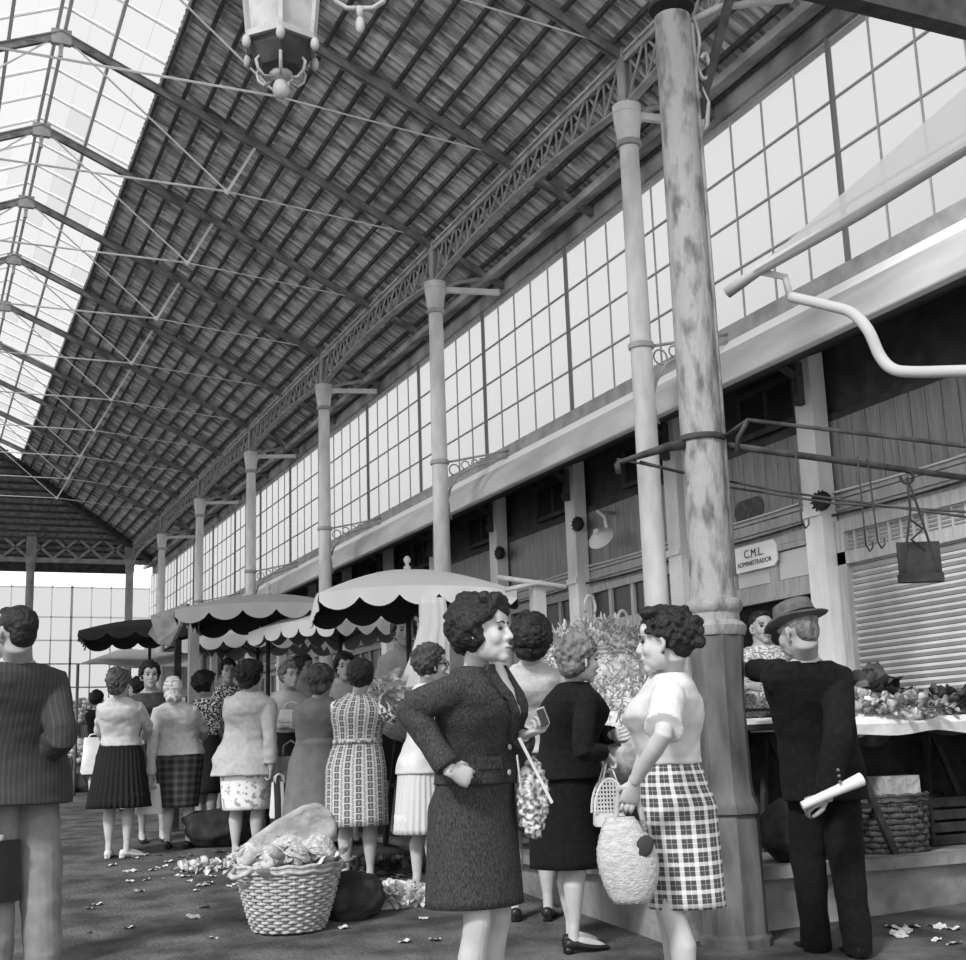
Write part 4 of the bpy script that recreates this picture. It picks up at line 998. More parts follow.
# 14 man in hat
P = Person('man in a black suit and felt hat reaching to the stall, paper in hand', 838, 6.25, (797, 633), -22, male=True, near=True, fat=1.0, headface=-52, pitch=-12)
P.arm(1, w=(826, 798, -.22), e=(838, 738, -.20), hd=P.l(800, 806, -.26)-P.l(826, 798, -.22), n=(-.4, .3, -.6), curl=1.0)
P.arm(-1, w=(752, 670, .66), e=(780, 672, .34), curl=.8)
P.skin(SKD, stance=[(-.055, .12, -5), (.075, -.05, 5)]).face().hair('short', HG).shoes()
P.trousers(F['black'], wd=.074); P.top(F['black'], .70, .95, e=.028, flare=.02, sl=.024, zt=1.34)
q = MB(); q.lathe((P.off(1.37).x, P.off(1.37).y-.01, 1.345), [(.078, -.02), (.072, .015), (.066, .04), (.062, .038)], 20); P.part(q, 'shirt_collar', F['white'])
HT = P.T @ Matrix.Translation((0, -.012, .045)) @ Matrix.Rotation(-.06, 4, 'X'); q = MB()
R_ = []
for z, rx, ry in ((-.004, .080, .100), (.0, .125, .155), (.006, .133, .165), (.010, .128, .158), (.010, .088, .108), (.03, .087, .107), (.07, .083, .100), (.095, .076, .092), (.104, .055, .07), (.098, .03, .045), (.094, .01, .02)):
    R_.append([HT @ Vector((math.cos(2*PI*j/32)*rx, math.sin(2*PI*j/32)*ry, z+(.016*abs(math.cos(2*PI*j/32))**3 if rx > .1 else 0))) for j in range(32)])
q.loft(R_); P.part(q, 'felt_hat', nmat('grey_felt', .07, .11, 30, 3, .95))
q = MB(); q.loft([[HT @ Vector((math.cos(2*PI*j/32)*rx, math.sin(2*PI*j/32)*ry, z)) for j in range(32)] for z, rx, ry in ((.009, .090, .110), (.012, .0915, .1115), (.036, .089, .109), (.038, .087, .107))]); P.part(q, 'hat_band', F['black'], True, None, 'felt_hat')
q = MB()
for i in range(3): q = MB(); q.ell(P.l(838+i*1, 770+i*6, -.30), (.008, .008, .008), nu=8, nv=6); P.part(q, 'sleeve_button', mat('coat_button', .12, .4), True, None, 'jacket')
# rolled paper
a = at(802, 806, 5.96); b = at(862, 779, 5.98); r_ = empty('rolled_paper', (a+b)/2, 'white rolled paper in the hand of the man in the hat', 'paper')
q = MB(); A_ = a-(a+b)/2; B_ = b-(a+b)/2; q.tube([A_, B_*.2, B_], [.020, .024, .032], 12); q.build('roll', F['white'], r_, 'auto')
q = MB(); q.tube([B_*.3, B_*1.03], [.020, .026], 10); q.build('loose_end', F['cream'], r_, 'auto')
HM = P
# 15 stallholder with moustache
P = Person('stallholder with a dark moustache in a checked shirt, behind the hatted man', 764, 8.9, (762, 628), 168, male=True, near=True, fat=1.1, headface=160, base=Vector((at(764, 640, 8.9).x, at(764, 640, 8.9).y, .835)))
P.arm(1, wl=(.18, .28, 1.05), pole=(1, -.4, -.6)); P.arm(-1, wl=(-.18, .28, 1.05), pole=(-1, -.4, -.6))
P.skin(SKD).face().hair('short', HD).shoes(); P.trousers(F['navy']); P.top(nmat('checked_shirt', .18, .5, 60, 2, .9, lo=.45, hi=.55), .9, .97, name='shirt')
q = MB(); q.tube([P.T @ Vector((-.025, .086, -.046)), P.T @ Vector((0, .102, -.040)), P.T @ Vector((.025, .086, -.046))], [.005, .008, .005], 8); P.part(q, 'moustache', BROW)
MO = P
# stallholders behind the white awning
P = Person('fair haired stallholder in a white blouse peering past the white cloth, left one', 405, 10.9, (404, 632), 170, fat=1.0)
P.arm(1, wl=(.16, .25, 1.0)); P.arm(-1, wl=(-.16, .25, 1.0)); P.skin().face().hair('perm', HB).shoes(); P.skirt(F['navy'], 1, .4, .18, .16); P.top(F['cream'], .95, .6, name='blouse')
P = Person('stallholder in white just left of the head of the woman in tweed', 457, 10.1, (449, 628), 165, fat=1.0)
P.arm(1, wl=(.16, .25, 1.0)); P.arm(-1, wl=(-.16, .25, 1.0)); P.skin().face().hair('perm', HB).shoes(); P.skirt(F['navy'], 1, .4, .18, .16); P.top(F['white'], .95, .9, name='coat')
# people deeper in the market
BG = [(97, 15.0, 700, 30, 'black', 'navy', HD, 'dark dressed woman beyond the pleated skirt, beside the flowers'),
      (290, 10.9, 676, 150, 'white', 'navy', HG, 'stallholder in white standing behind the plain grey dress'),
      (304, 12.5, 668, 120, 'white', 'navy', HB, 'person in white behind the market stall under the dark awning'),
      (136, 14.2, 688, -60, 'dark_sweater', 'navy', HD, 'person far back between the two pale cardigans'),
      (228, 13.0, 672, 170, 'print', 'navy', HD, 'stallholder facing out under the far striped awning'),
      (345, 10.6, 668, 175, 'grey_sweater', 'navy', HD, 'dark haired stallholder behind the printed dress'),
      (88, 22.0, 708, 160, 'cream', 'navy', HB, 'small distant figure among the flower stands at the left')]
for fx, d, hy, fc, tp, sk, hr, lab in BG:
    P = Person(lab, fx, d, (fx, hy), fc, fat=1.05); P.vox = .014
    P.arm(1, wl=(.15, .26, 1.02)); P.arm(-1, wl=(-.15, .26, 1.02)); P.skin().face().hair('perm', hr).shoes(); P.skirt(F[sk], 1, .42, .19, .16); P.top(F[tp], .95, .8, name='blouse')
# ================================================================== stalls, awnings, bags, produce
G = {}
G['canvas'] = cloth_mat('awning_canvas', .90, .12); G['canvas_grey'] = cloth_mat('grey_canvas', .5, .12); G['lining'] = mat('awning_lining', .035, .9); G['lining_grey'] = mat('grey_lining', .22, .9)  # dark and grey inner tones carry the shade under the canopies
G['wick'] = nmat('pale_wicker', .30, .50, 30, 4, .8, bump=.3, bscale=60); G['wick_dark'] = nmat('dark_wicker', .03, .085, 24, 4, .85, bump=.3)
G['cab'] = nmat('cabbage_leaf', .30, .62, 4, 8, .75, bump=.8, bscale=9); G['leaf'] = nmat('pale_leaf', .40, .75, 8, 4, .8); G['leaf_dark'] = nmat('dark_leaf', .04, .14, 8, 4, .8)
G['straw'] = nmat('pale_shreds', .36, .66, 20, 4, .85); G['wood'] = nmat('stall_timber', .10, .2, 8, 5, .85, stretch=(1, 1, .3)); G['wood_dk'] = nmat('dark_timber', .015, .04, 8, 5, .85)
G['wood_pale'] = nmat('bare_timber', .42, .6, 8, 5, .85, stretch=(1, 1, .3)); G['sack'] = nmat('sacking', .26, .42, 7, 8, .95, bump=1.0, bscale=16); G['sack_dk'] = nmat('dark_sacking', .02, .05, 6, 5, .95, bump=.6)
G['cloth'] = nmat('white_paper_cloth', .55, .78, 5, 6, .9, bump=.4)
rg_ = random.Random(11)

def umbrella(px, py, d, side, rot, rise, lab, out, under_m, val=.14, drop=None, ng=5, zg=None, finial=True):
    """square market umbrella; px, py, d locate the middle of the rim plane"""
    c = at(px, py, d); g = gz(c.x, c.y) if zg is None else zg
    t = empty('market_umbrella', (c.x, c.y, g), lab, 'umbrella', 'market umbrellas over the stalls', rot)
    h = side/2; z = c.z-g; n = 8; A = MB(); B = MB()
    for q in range(4):
        R_ = Matrix.Rotation(q*PI/2, 3, 'Z')
        def P_(u, v, dz=0):   # u along the edge -1..1, v 0 apex..1 rim
            sag = -.05*v*(1-v)*0+.045*(1-u*u)*v*v
            return R_ @ Vector((h*v, h*v*u, z+rise*(1-v**1.5)+sag+dz))
        for M__, dz, sc_ in ((A, 0, 1), (B, -.012, .995)):
            vs = [P_(-1+2*i/n, j/6, dz)*1.0 for j in range(7) for i in range(n+1)]
            fs = [(j*(n+1)+i, j*(n+1)+i+1, (j+1)*(n+1)+i+1, (j+1)*(n+1)+i) for j in range(6) for i in range(n)]
            M__.add(vs, fs if dz == 0 else [tuple(reversed(f)) for f in fs])
        # scalloped valance
        k = ng*8; top = []; bot = []; topi = []; boti = []
        for i in range(k+1):
            u = -1+2*i/k; s_ = abs(math.sin(PI*ng*i/k)); p = P_(u, 1); w_ = .015*math.sin(PI*ng*i/k*2)
            b_ = p+R_ @ Vector((.012+w_, 0, -val*(.45+.55*s_**.7))); top.append(p); bot.append(b_); topi.append(p+R_ @ Vector((-.008, 0, 0))); boti.append(b_+R_ @ Vector((-.008, 0, 0)))
        A.add(top+bot, [(i, k+1+i, k+2+i, i+1) for i in range(k)]); B.add(topi+boti, [(i, i+1, k+2+i, k+1+i) for i in range(k)])
    A.build('canopy', out, t, True); B.build('lining', under_m, t, True)  # added inner layer, the shade beneath the canopy is put into its colour
    q = MB(); q.tube([(0, 0, 0), (0, 0, z+rise)], .020, 8); q.build('pole', G['wood_dk'], t, True)
    q = MB()
    for a in range(4): R_ = Matrix.Rotation(a*PI/2+PI/4, 3, 'Z'); q.tube([R_ @ Vector((.03, 0, z+rise-.05)), R_ @ Vector((h*1.38, 0, z-.03))], .008, 5); q.tube([(0, 0, z-.12), R_ @ Vector((h*.7, 0, z+rise*.45))], .006, 5)
    q.build('rib', G['wood_dk'], t, True)
    if finial:
        q = MB(); q.lathe((0, 0, z+rise), [(.03, -.01), (.028, .02), (.014, .03), (.014, .045), (.026, .06), (.028, .08), (.015, .10), (.004, .105)], 10); q.build('finial', G['wood_pale'], t, True)
    return t
umbrella(408, 603, 9.9, 1.42, math.radians(-14), .26, 'large white scalloped market umbrella with a turned finial, in the middle', G['canvas'], G['lining'])
umbrella(268, 616, 11.9, 1.45, math.radians(-20), .20, 'grey topped scalloped umbrella with a black underside, left of the white one', G['canvas_grey'], G['lining'])
umbrella(340, 630, 11.6, 1.15, math.radians(25), .22, 'smaller white umbrella with grey lining tucked under the large white one', G['canvas'], G['lining_grey'])
umbrella(258, 643, 13.6, 1.25, math.radians(-35), .16, 'low white scalloped umbrella seen below the black lined one', G['canvas'], G['lining_grey'])
umbrella(150, 636, 17.0, 1.7, math.radians(-10), .22, 'dark awning with a fringed edge, farther back on the left', G['lining'], G['lining'], finial=False)
# white sloping tarp on the left
def tarp(lab, pts, m, th=.01):
    t = MB(); n = 8; a, b, c, d = [Vector(p) for p in pts]; vs = []
    for k in (0, -th):
        for j in range(n+1):
            for i in range(n+1):
                u, v = i/n, j/n; p = a.lerp(b, u).lerp(d.lerp(c, u), v); p.z += -.10*math.sin(PI*u)*math.sin(PI*v)*.6+.02*math.sin(u*9)+k; vs.append(p)
    N_ = (n+1)**2; fs = []
    for j in range(n):
        for i in range(n):
            q = (j*(n+1)+i, j*(n+1)+i+1, (j+1)*(n+1)+i+1, (j+1)*(n+1)+i); fs += [q, tuple(x+N_ for x in reversed(q))]
    bd = [i for i in range(n+1)]+[(j+1)*(n+1)-1+0 for j in range(1, n+1)]
    t.add(vs, fs); cen = (a+b+c+d)/4; g = gz(cen.x, cen.y); base = Vector((cen.x, cen.y, g)); t.v = [tuple(Vector(v)-base) for v in t.v]
    e = empty('tarpaulin', base, lab, 'tarpaulin'); t.build('sheet', m, e, True)
    for p in (a, b, c, d):
        q = MB(); q.tube([Vector((p.x, p.y, gz(p.x, p.y)))-base, p-base], .02, 6); q.build('pole', G['wood'], e, True)
    return e
tarp('white sloping sheet roof over the flower stands at the left', [at(78, 664, 17), at(196, 668, 15.5), at(205, 652, 17.5), at(118, 650, 19)], G['canvas'])
# dark greenery and front along the top of that awning handled by the umbrella; draped cloth over a pole
def drape(lab, pts, m, cat='cloth', thick=.012, name='draped_cloth', folds=9, amp=.02):
    """hanging cloth; pts: (px, py, d, halfwidth_m) from top to bottom, round folded column"""
    q = MB(); c0 = at(*pts[-1][:3]); R_ = []; ax = Vector((RC[0][0], RC[1][0], 0)).normalized(); ay = Vector((-ax.y, ax.x, 0))
    P = []
    for i in range(len(pts)-1):
        for k in range(4):
            u = k/4; P.append([lerp(a, b, u) for a, b in zip(pts[i], pts[i+1])])
    P.append(list(pts[-1]))
    for i, (x, y, d, w_) in enumerate(P):
        c = at(x, y, d)-c0
        R_.append(ring(c, w_, w_*.45, 60, 2, ax, ay, mod=lambda a, i=i: 1+amp/max(w_, .03)*math.sin(folds*a+i*.25)*(.4+.6*i/len(P))))
    q.loft(R_); o = q.build(name, m, None, True); o.location = c0
    return tag(o, lab, cat)
drape('tall white cloth hanging folded from the white umbrella behind the tweed suit', [(432, 598, 9.2, .09), (434, 625, 9.2, .10), (430, 655, 9.2, .13), (424, 685, 9.2, .17), (418, 703, 9.2, .20)], G['canvas'])
q = MB(); c = at(165, 645, 12.4)
vs = [at(x, y, d)-c for x, y, d in ((150, 616, 12.5), (187, 603, 12.3), (180, 625, 12.3), (170, 646, 12.3), (158, 644, 12.3), (148, 634, 12.4), (160, 612, 12.6))]
n_ = Vector((RC[0][2], RC[1][2], 0))*.12; q.add(vs+[v+n_ for v in vs], [tuple(range(7)), tuple(range(13, 6, -1))]+[(i, 7+i, 7+(i+1) % 7, (i+1) % 7) for i in range(7)])
o = q.build('folded_awning', G['sack'], None); o.location = c; tag(o, 'folded awning cloth slung over a pole above the headscarf', 'awning')
for (x, y0, y1, d, r, m_, lab) in ((194, 612, 690, 12.4, .045, G['wood_pale'], 'pale wooden post standing right of the slung awning cloth'), (178, 640, 700, 12.2, .03, G['wood_dk'], 'dark leaning post right behind the headscarf'), (537, 583, 700, 9.3, .045, G['wood_pale'], 'pale square post with cross bars behind the grey sweater')):
    a = at(x, y0, d); g = gz(a.x, a.y) if x < 500 else .835; t = empty('stall_post', (a.x, a.y, g), lab, 'post'); q = MB(); q.box((0, 0, (a.z-g)/2), (r, r, (a.z-g)/2)); q.build('post', m_, t)
    if x == 537:
        q = MB()
        for (x0, yy0, x1, yy1) in ((497, 577, 566, 587), (505, 590, 542, 582)): q.tube([at(x0, yy0, d-.08)-t.location, at(x1, yy1, d-.08)-t.location], .018, 8)
        q.build('cross_bar', G['wood_pale'], t, True)

# wicker baskets with real weave
def wicker(mb, r0, r1, h, rows=13, stakes=26, sy=1.0, z0=0, th=.010):
    n = stakes*4
    for i in range(rows):
        z = z0+h*(i+.5)/rows; r = lerp(r0, r1, ((i+.5)/rows)**.8); pts = []; ph = i % 2
        R_ = []
        for k in range(n):
            a = 2*PI*k/n; rr = r+.008*math.cos(a*stakes/2+PI*ph)*(1); c = Vector((math.cos(a)*rr, math.sin(a)*rr*sy, z)); nn = Vector((math.cos(a), math.sin(a), 0)); hh = h/rows*.52
            R_.append([c+nn*(math.cos(b)*th*.6)+Vector((0, 0, math.sin(b)*hh)) for b in (0, PI/3, 2*PI/3, PI, 4*PI/3, 5*PI/3)])
        R_.append(R_[0]); mb.loft(R_, False, False)
    return mb
def basket(loc, r0, r1, h, lab, m=None, handles=True, sy=1.0, rz=0, rows=13, group=None, name='wicker_basket', stakes=26, hoop=None):
    t = empty(name, loc, lab, 'basket', group, rz); m = m or G['wick']; q = wicker(MB(), r0, r1, h, rows, stakes, sy); q.build('woven_side', m, t, True)
    q = MB(); q.lathe((0, 0, .01), [(r0, -.01), (r0, .01)], 24, sy=sy)
    for k in range(stakes): a = 2*PI*k/stakes; q.tube([(math.cos(a)*r0, math.sin(a)*r0*sy, 0), (math.cos(a)*lerp(r0, r1, .6), math.sin(a)*lerp(r0, r1, .6)*sy, h*.5), (math.cos(a)*r1, math.sin(a)*r1*sy, h)], .005, 5)
    q.build('stakes', m, t, True)
    q = MB()
    for dz, dr in ((0, .006), (.016, .0), (.03, .008)):
        q.tube([(math.cos(a)*(r1+dr), math.sin(a)*(r1+dr)*sy, h+dz+.005*math.sin(a*14)) for a in np.linspace(0, 2*PI, 65)], .011, 6)
    q.build('rim', m, t, True)
    if handles:
        for s_ in (-1, 1):
            q = MB(); q.tube([(s_*r1*.98, -.09, h+.02), (s_*(r1+.05), -.06, h-.01), (s_*(r1+.065), 0, h-.02), (s_*(r1+.05), .06, h-.01), (s_*r1*.98, .09, h+.02)], .015, 8); q.build('handle', m, t, True)
    if hoop:
        q = MB(); q.tube([(math.cos(a)*hoop, 0, h+math.sin(a)*hoop*1.6) for a in np.linspace(0, PI, 17)], .010, 6); q.build('hoop_handle', m, t, True)
    return t
fb = ground_at(291, 934); fb = Vector((fb.x+.02, fb.y+.12, gz(fb.x, fb.y+.12)))
basket(fb, .19, .295, .33, 'large round wicker basket heaped with cabbages on the ground in front', rz=.3, rows=19, stakes=34)

# cabbages
def leafmesh(mb, c, L_, W_, R_, curl=.5, cup=.25, n=5, th=0, wav=.15, ph=0):
    """one bent leaf: rotation matrix R_, base at c, grows along its x"""
    vs = []
    for i in range(n+1):
        u = i/n; wd = W_*(math.sin(PI*(.12+.80*u))**.7)
        for j in range(5):
            v = (j-2)/2; vs.append(Vector(c)+R_ @ Vector((u*L_*math.cos(curl*u), v*wd, u*L_*math.sin(curl*u)+cup*wd*v*v+wav*W_*math.sin(u*9+ph+v*3)*abs(v))))
    fs = [(i*5+j, i*5+j+1, (i+1)*5+j+1, (i+1)*5+j) for i in range(n) for j in range(4)]
    mb.add(vs, fs)
def cabbage_mesh(r, seed):
    rd = random.Random(seed); q = MB(); vs = []
    q.ell((0, 0, 0), (r*.86, r*.86, r*.80), None, 20, 14)
    for i in range(16):
        a = i*2.4; el = rd.uniform(-.9, 1.0); R_ = Matrix.Rotation(a, 3, 'Z') @ Matrix.Rotation(-el*.8, 3, 'Y')
        c = R_ @ Vector((r*.86, 0, 0)); up = (Vector((0, 0, 1))-c.normalized()*c.normalized().z).normalized()
        x = up; y = c.normalized().cross(x); z = x.cross(y); M3 = Matrix((x, -y, c.normalized())).transposed()
        leafmesh(q, c*1.0-up*r*.7, r*1.4, r*.75, M3, -.4, -.30, 6, wav=.12, ph=rd.random()*6)
    me = q.mesh('cabbage'); me.polygons.foreach_set('use_smooth', [True]*len(me.polygons)); me.materials.append(G['cab']); return me
cm = [cabbage_mesh(1.0, i) for i in range(3)]
pos = [(-.20, -.06, .36, .10, 'round pale cabbage at the left rim of the front basket'), (.02, -.02, .40, .105, 'largest pale cabbage in the middle of the front basket'), (-.09, -.17, .37, .07, 'small cabbage at the front rim of the heaped basket'), (.19, -.05, .40, .09, 'cabbage on the right side of the front basket'), (-.05, .16, .38, .10, 'cabbage at the back of the front basket, left half'), (.14, .16, .40, .095, 'cabbage at the back of the front basket, right half'), (-.20, .12, .38, .08, 'cabbage behind the left one in the front basket'), (.08, -.19, .37, .07, 'small cabbage at the front right rim of the heaped basket'), (.10, .04, .50, .085, 'top cabbage resting on the others in the front basket')]
rx = Vector((RC[0][0], RC[1][0], 0)).normalized(); ry = Vector((-rx.y, rx.x, 0))
for i, (x, y, z, r, lab) in enumerate(pos):
    o = bpy.data.objects.new('cabbage', cm[i % 3]); C.objects.link(o); r *= 1.12; o.location = fb+rx*x*.95+ry*y*.95+Vector((0, 0, z+.045)); o.scale = (r, r, r); o.rotation_euler = (rg_.uniform(-.6, .6), rg_.uniform(-.6, .6), i*1.3); tag(o, lab, 'cabbage', 'cabbages heaped in the front basket')
q = MB()
for i in range(60):
    a = rg_.uniform(0, 2*PI); rr = rg_.uniform(.12, .31); leafmesh(q, rx*(math.cos(a)*rr)+ry*(math.sin(a)*rr)+Vector((0, 0, .34+rg_.uniform(-.02, .08))), rg_.uniform(.05, .11), .04, Matrix.Rotation(a+rg_.uniform(-1, 1), 3, 'Z') @ Matrix.Rotation(rg_.uniform(-.7, .3), 3, 'Y'), .5, .4, 4, ph=i)
o = q.build('loose_leaves', G['leaf'], None, True); o.location = fb; tag(o, 'loose curly outer leaves packed around the cabbages in the front basket', 'leaves', kind='stuff')
# paper sheet standing behind the cabbages, dark crate behind
q = MB(); ct = at(315, 838, 7.35); vs = []
prof = [(232, 858), (250, 838), (275, 820), (302, 805), (318, 801), (333, 812), (338, 830), (325, 852)]
a_ = [at(x, y, 7.32)-ct for x, y in prof]; b_ = [at(x, y+4, 7.5)-ct for x, y in prof]; n = len(prof)
q.add(a_+b_, [tuple(range(n)), tuple(range(2*n-1, n-1, -1))]+[(i, n+i, n+(i+1) % n, (i+1) % n) for i in range(n)])
o = q.build('paper_sack', G['sack'], None); o.location = ct; tag(o, 'pale crumpled sack standing behind the cabbages in the basket', 'sack')
o.modifiers.new('b', 'BEVEL').width = .03; o.modifiers['b'].segments = 3
def sack(lab, px, py, d, r, m, seed, name='sack', zb=None, cat='sack'):
    c = at(px, py, d); g = gz(c.x, c.y) if zb is None else zb; q = MB(); q.ell((0, 0, r[2]*.8), r); rd = random.Random(seed)
    for i in range(7): q.ell((rd.uniform(-.6, .6)*r[0], rd.uniform(-.6, .6)*r[1], r[2]*rd.uniform(.5, 1.3)), (r[0]*.5, r[1]*.5, r[2]*.45))
    me = remesh(q, name, .018, 3, .5, .02, 7, seed); me.materials.append(m); o = bpy.data.objects.new(name, me); C.objects.link(o); o.location = (c.x, c.y, g); return tag(o, lab, cat)
sack('dark lumpy bundle on the ground behind the front basket', 352, 858, 7.6, (.20, .16, .15), G['sack_dk'], 4)
sack('dark sack slumped on the ground between the tartan and floral skirts', 220, 840, 10.7, (.30, .22, .17), G['sack_dk'], 5)
sack('pale bundle on the ground left of the pleated black skirt', 74, 790, 17.5, (.3, .2, .16), G['sack'], 6)

# litter
q = [MB() for _ in range(5)]
lm = []
for k in range(5):
    m_ = MB(); leafmesh(m_, (-.5, 0, 0), 1.0, .42, Matrix.Rotation(0, 3, 'X'), rg_.uniform(-.1, .4), rg_.uniform(.1, .5), 5, wav=.3, ph=k)
    me = m_.mesh('fallen_leaf'); me.polygons.foreach_set('use_smooth', [True]*len(me.polygons)); me.materials.append(G['leaf']); lm.append(me)
LT = []
for i in range(120):
    if i < 45: x, y = rg_.uniform(110, 240), rg_.uniform(852, 892)
    elif i < 75: x, y = rg_.gauss(225, 18), rg_.gauss(864, 9)
    elif i < 95: x, y = rg_.uniform(355, 440), rg_.uniform(862, 884)
    elif i < 110: x, y = rg_.uniform(40, 440), rg_.uniform(880, 945)
    else: x, y = rg_.uniform(890, 960), rg_.uniform(926, 945)
    p = ground_at(x, y); o = bpy.data.objects.new('fallen_leaf', lm[i % 5]); C.objects.link(o); s_ = rg_.uniform(.04, .10); o.location = p+Vector((0, 0, .006)); o.scale = (s_, s_, s_*.6); o.rotation_euler = (rg_.uniform(-.2, .2), rg_.uniform(-.2, .2), rg_.uniform(0, 6)); tag(o, 'pale torn cabbage leaf lying on the trodden market ground', 'leaf', 'leaves littering the ground')
def heap(lab, c, rx_, ry_, h, n, ls, m, seed, rz=0, name='leaf_heap', cat='leaves', core=None, kind='stuff', wide=.38, lo=0.0):
    rd = random.Random(seed); q = MB(); k = MB()
    for i in range(n):
        a = rd.uniform(0, 2*PI); r = math.sqrt(rd.random()); zz = h*math.sqrt(max(0, 1-r*r))*rd.uniform(.85, 1.1)
        R_ = Matrix.Rotation(a+rd.uniform(-1.5, 1.5), 3, 'Z') @ Matrix.Rotation(rd.uniform(-1.0, .5), 3, 'Y'); l = ls*rd.uniform(.6, 1.3)
        leafmesh(q, (math.cos(a)*r*rx_, math.sin(a)*r*ry_, zz+lo), l, l*wide, R_, rd.uniform(-.8, .8), .4, 4, ph=i)
    if core is not False: q.ell((0, 0, lo), (rx_*.93, ry_*.93, h*.92), None, 20, 10)
    o = q.build(name, m, None, True); o.location = c; o.rotation_euler = (0, 0, rz); return tag(o, lab, cat, kind=kind)
p = ground_at(392, 903); heap('heap of pale trimmed leaves thrown on the ground right of the basket', p, .34, .22, .08, 620, .055, G['leaf'], 2)
p = ground_at(222, 868); heap('flat scatter of trimmed leaves in front of the floral skirt', p, .34, .28, .03, 200, .055, G['leaf'], 3, core=False)
p = ground_at(392, 870); heap('dark wet leaves swept against the stone platform', p, .35, .25, .05, 300, .06, G['leaf_dark'], 4)

# trestle tables
def trestle(loc, w_, dp, h, lab, rz=0, m=None, top=None, band=.05):
    m = m or G['wood_dk']; t = empty('trestle_table', loc, lab, 'table', None, rz)
    q = MB(); q.lohi((-w_/2, -dp/2, h-band), (w_/2, dp/2, h)); q.build('tabletop', top or G['wood'], t)
    for sx in (-1, 1):
        for sy in (-1, 1): q = MB(); q.beam((sx*(w_/2-.22), sy*.03*1, h-band), (sx*(w_/2-.22)+.0, sy*dp*.36, 0), .035, .035, up=(1, 0, 0)); q.build('leg', m, t)
        q = MB(); q.beam((sx*(w_/2-.22), -dp*.22, h*.45), (sx*(w_/2-.22), dp*.22, h*.45), .03, .03); q.build('brace', m, t)
    return t
# right hand table, its trestles seen from the end
tz = 1.60; ty = 6.62
t = empty('trestle_table', (5.75, ty, ZP), 'long trestle table with white paper top loaded with greens, at the right', 'table')
q = MB(); q.lohi((-1.2, -.52, tz-ZP-.03), (1.1, .5, tz-ZP)); q.build('tabletop', G['wood_dk'], t)
q = MB(); q.lohi((-1.2, .47, .02), (1.1, .485, tz-ZP-.03)); q.build('back_cloth', G['wood_dk'], t)  # added dark sheet that stands in for the deep shade under the table
q = MB(); R_ = []
for i in range(33):
    x = -1.15+2.27*i/32; dz = .05+.03*noise.noise((x*3, 0, 0)); R_.append([Vector((x, -.56, tz-ZP-dz-.03)), Vector((x, -.575, tz-ZP-.02)), Vector((x, -.55, tz-ZP+.02+.01*noise.noise((x*5, 3, 0)))), Vector((x, .5, tz-ZP+.02)), Vector((x, .5, tz-ZP+.004)), Vector((x, -.545, tz-ZP+.002))])
q.loft(R_); q.build('paper_cover', G['cloth'], t, False)
for lx in (-.77, .55):
    for (x0, x1, yy) in ((0, -.06, -.42), (.02, .30, -.42), (0, -.1, .3), (.02, .3, .3)):
        q = MB(); q.beam((lx+x0, yy, tz-ZP-.03), (lx+x1, yy-.04, 0), .032, .04); q.build('leg', G['wood_dk'], t)
    q = MB(); q.beam((lx-.04, -.44, .28), (lx+.2, -.44, .28), .025, .03); q.build('brace', G['wood_dk'], t)
TZ = tz+.02
def ontab(px, dy=0.0): p = on_y(px, 700, ty-.35+dy); return Vector((p.x, p.y, TZ))
heap('mound of mixed salad greens on the right trestle table', ontab(890), .42, .25, .09, 420, .07, nmat('mixed_greens', .12, .55, 14, 4, .8), 21)
heap('dark spinach pile on the right table toward the picture edge', ontab(950, .1), .28, .22, .13, 260, .07, G['leaf_dark'], 22)
heap('feathery dark tops rising on the table behind the hatted man', ontab(868, .35), .16, .14, .2, 80, .16, G['leaf_dark'], 23)
heap('pale leafy produce on the table just right of the hatted man', ontab(851, -.02), .13, .15, .13, 150, .06, G['leaf'], 24)
tm = MB(); tm.ell((0, 0, 0), (1, 1, .85), None, 14, 10); tme = tm.mesh('turnip'); tme.polygons.foreach_set('use_smooth', [True]*len(tme.polygons)); tme.materials.append(G['cab'])
for i in range(14):
    p = ontab(858+i*6.5+rg_.uniform(-2, 2), -.14+rg_.uniform(-.04, .06)); o = bpy.data.objects.new('turnip', tme); C.objects.link(o); s_ = rg_.uniform(.022, .035); o.scale = (s_,)*3; o.location = p+Vector((0, 0, s_*.8+(.04 if i % 3 == 0 else 0))); tag(o, 'small pale round turnip at the front edge of the right table', 'turnip', 'turnips along the front of the right table')
# shallow tray with parcels by the man's hand
p = on_y(762, 702, 6.9); t = empty('produce_tray', Vector((p.x, p.y, 1.56)), 'white paper parcel tray of greens between the thick column and the hatted man', 'tray')
q = MB(); q.lathe((0, 0, 0), [(.08, 0), (.16, .08), (.15, .085), (.07, .012)], 12); q.build('paper', G['cloth'], t); q = MB()
for i in range(30): leafmesh(q, (rg_.uniform(-.1, .1), rg_.uniform(-.1, .1), .06), .09, .035, Matrix.Rotation(rg_.uniform(0, 6), 3, 'Z') @ Matrix.Rotation(-.5, 3, 'Y'), .3, .3, 4, ph=i)
q.build('greens', G['leaf_dark'], t, True)
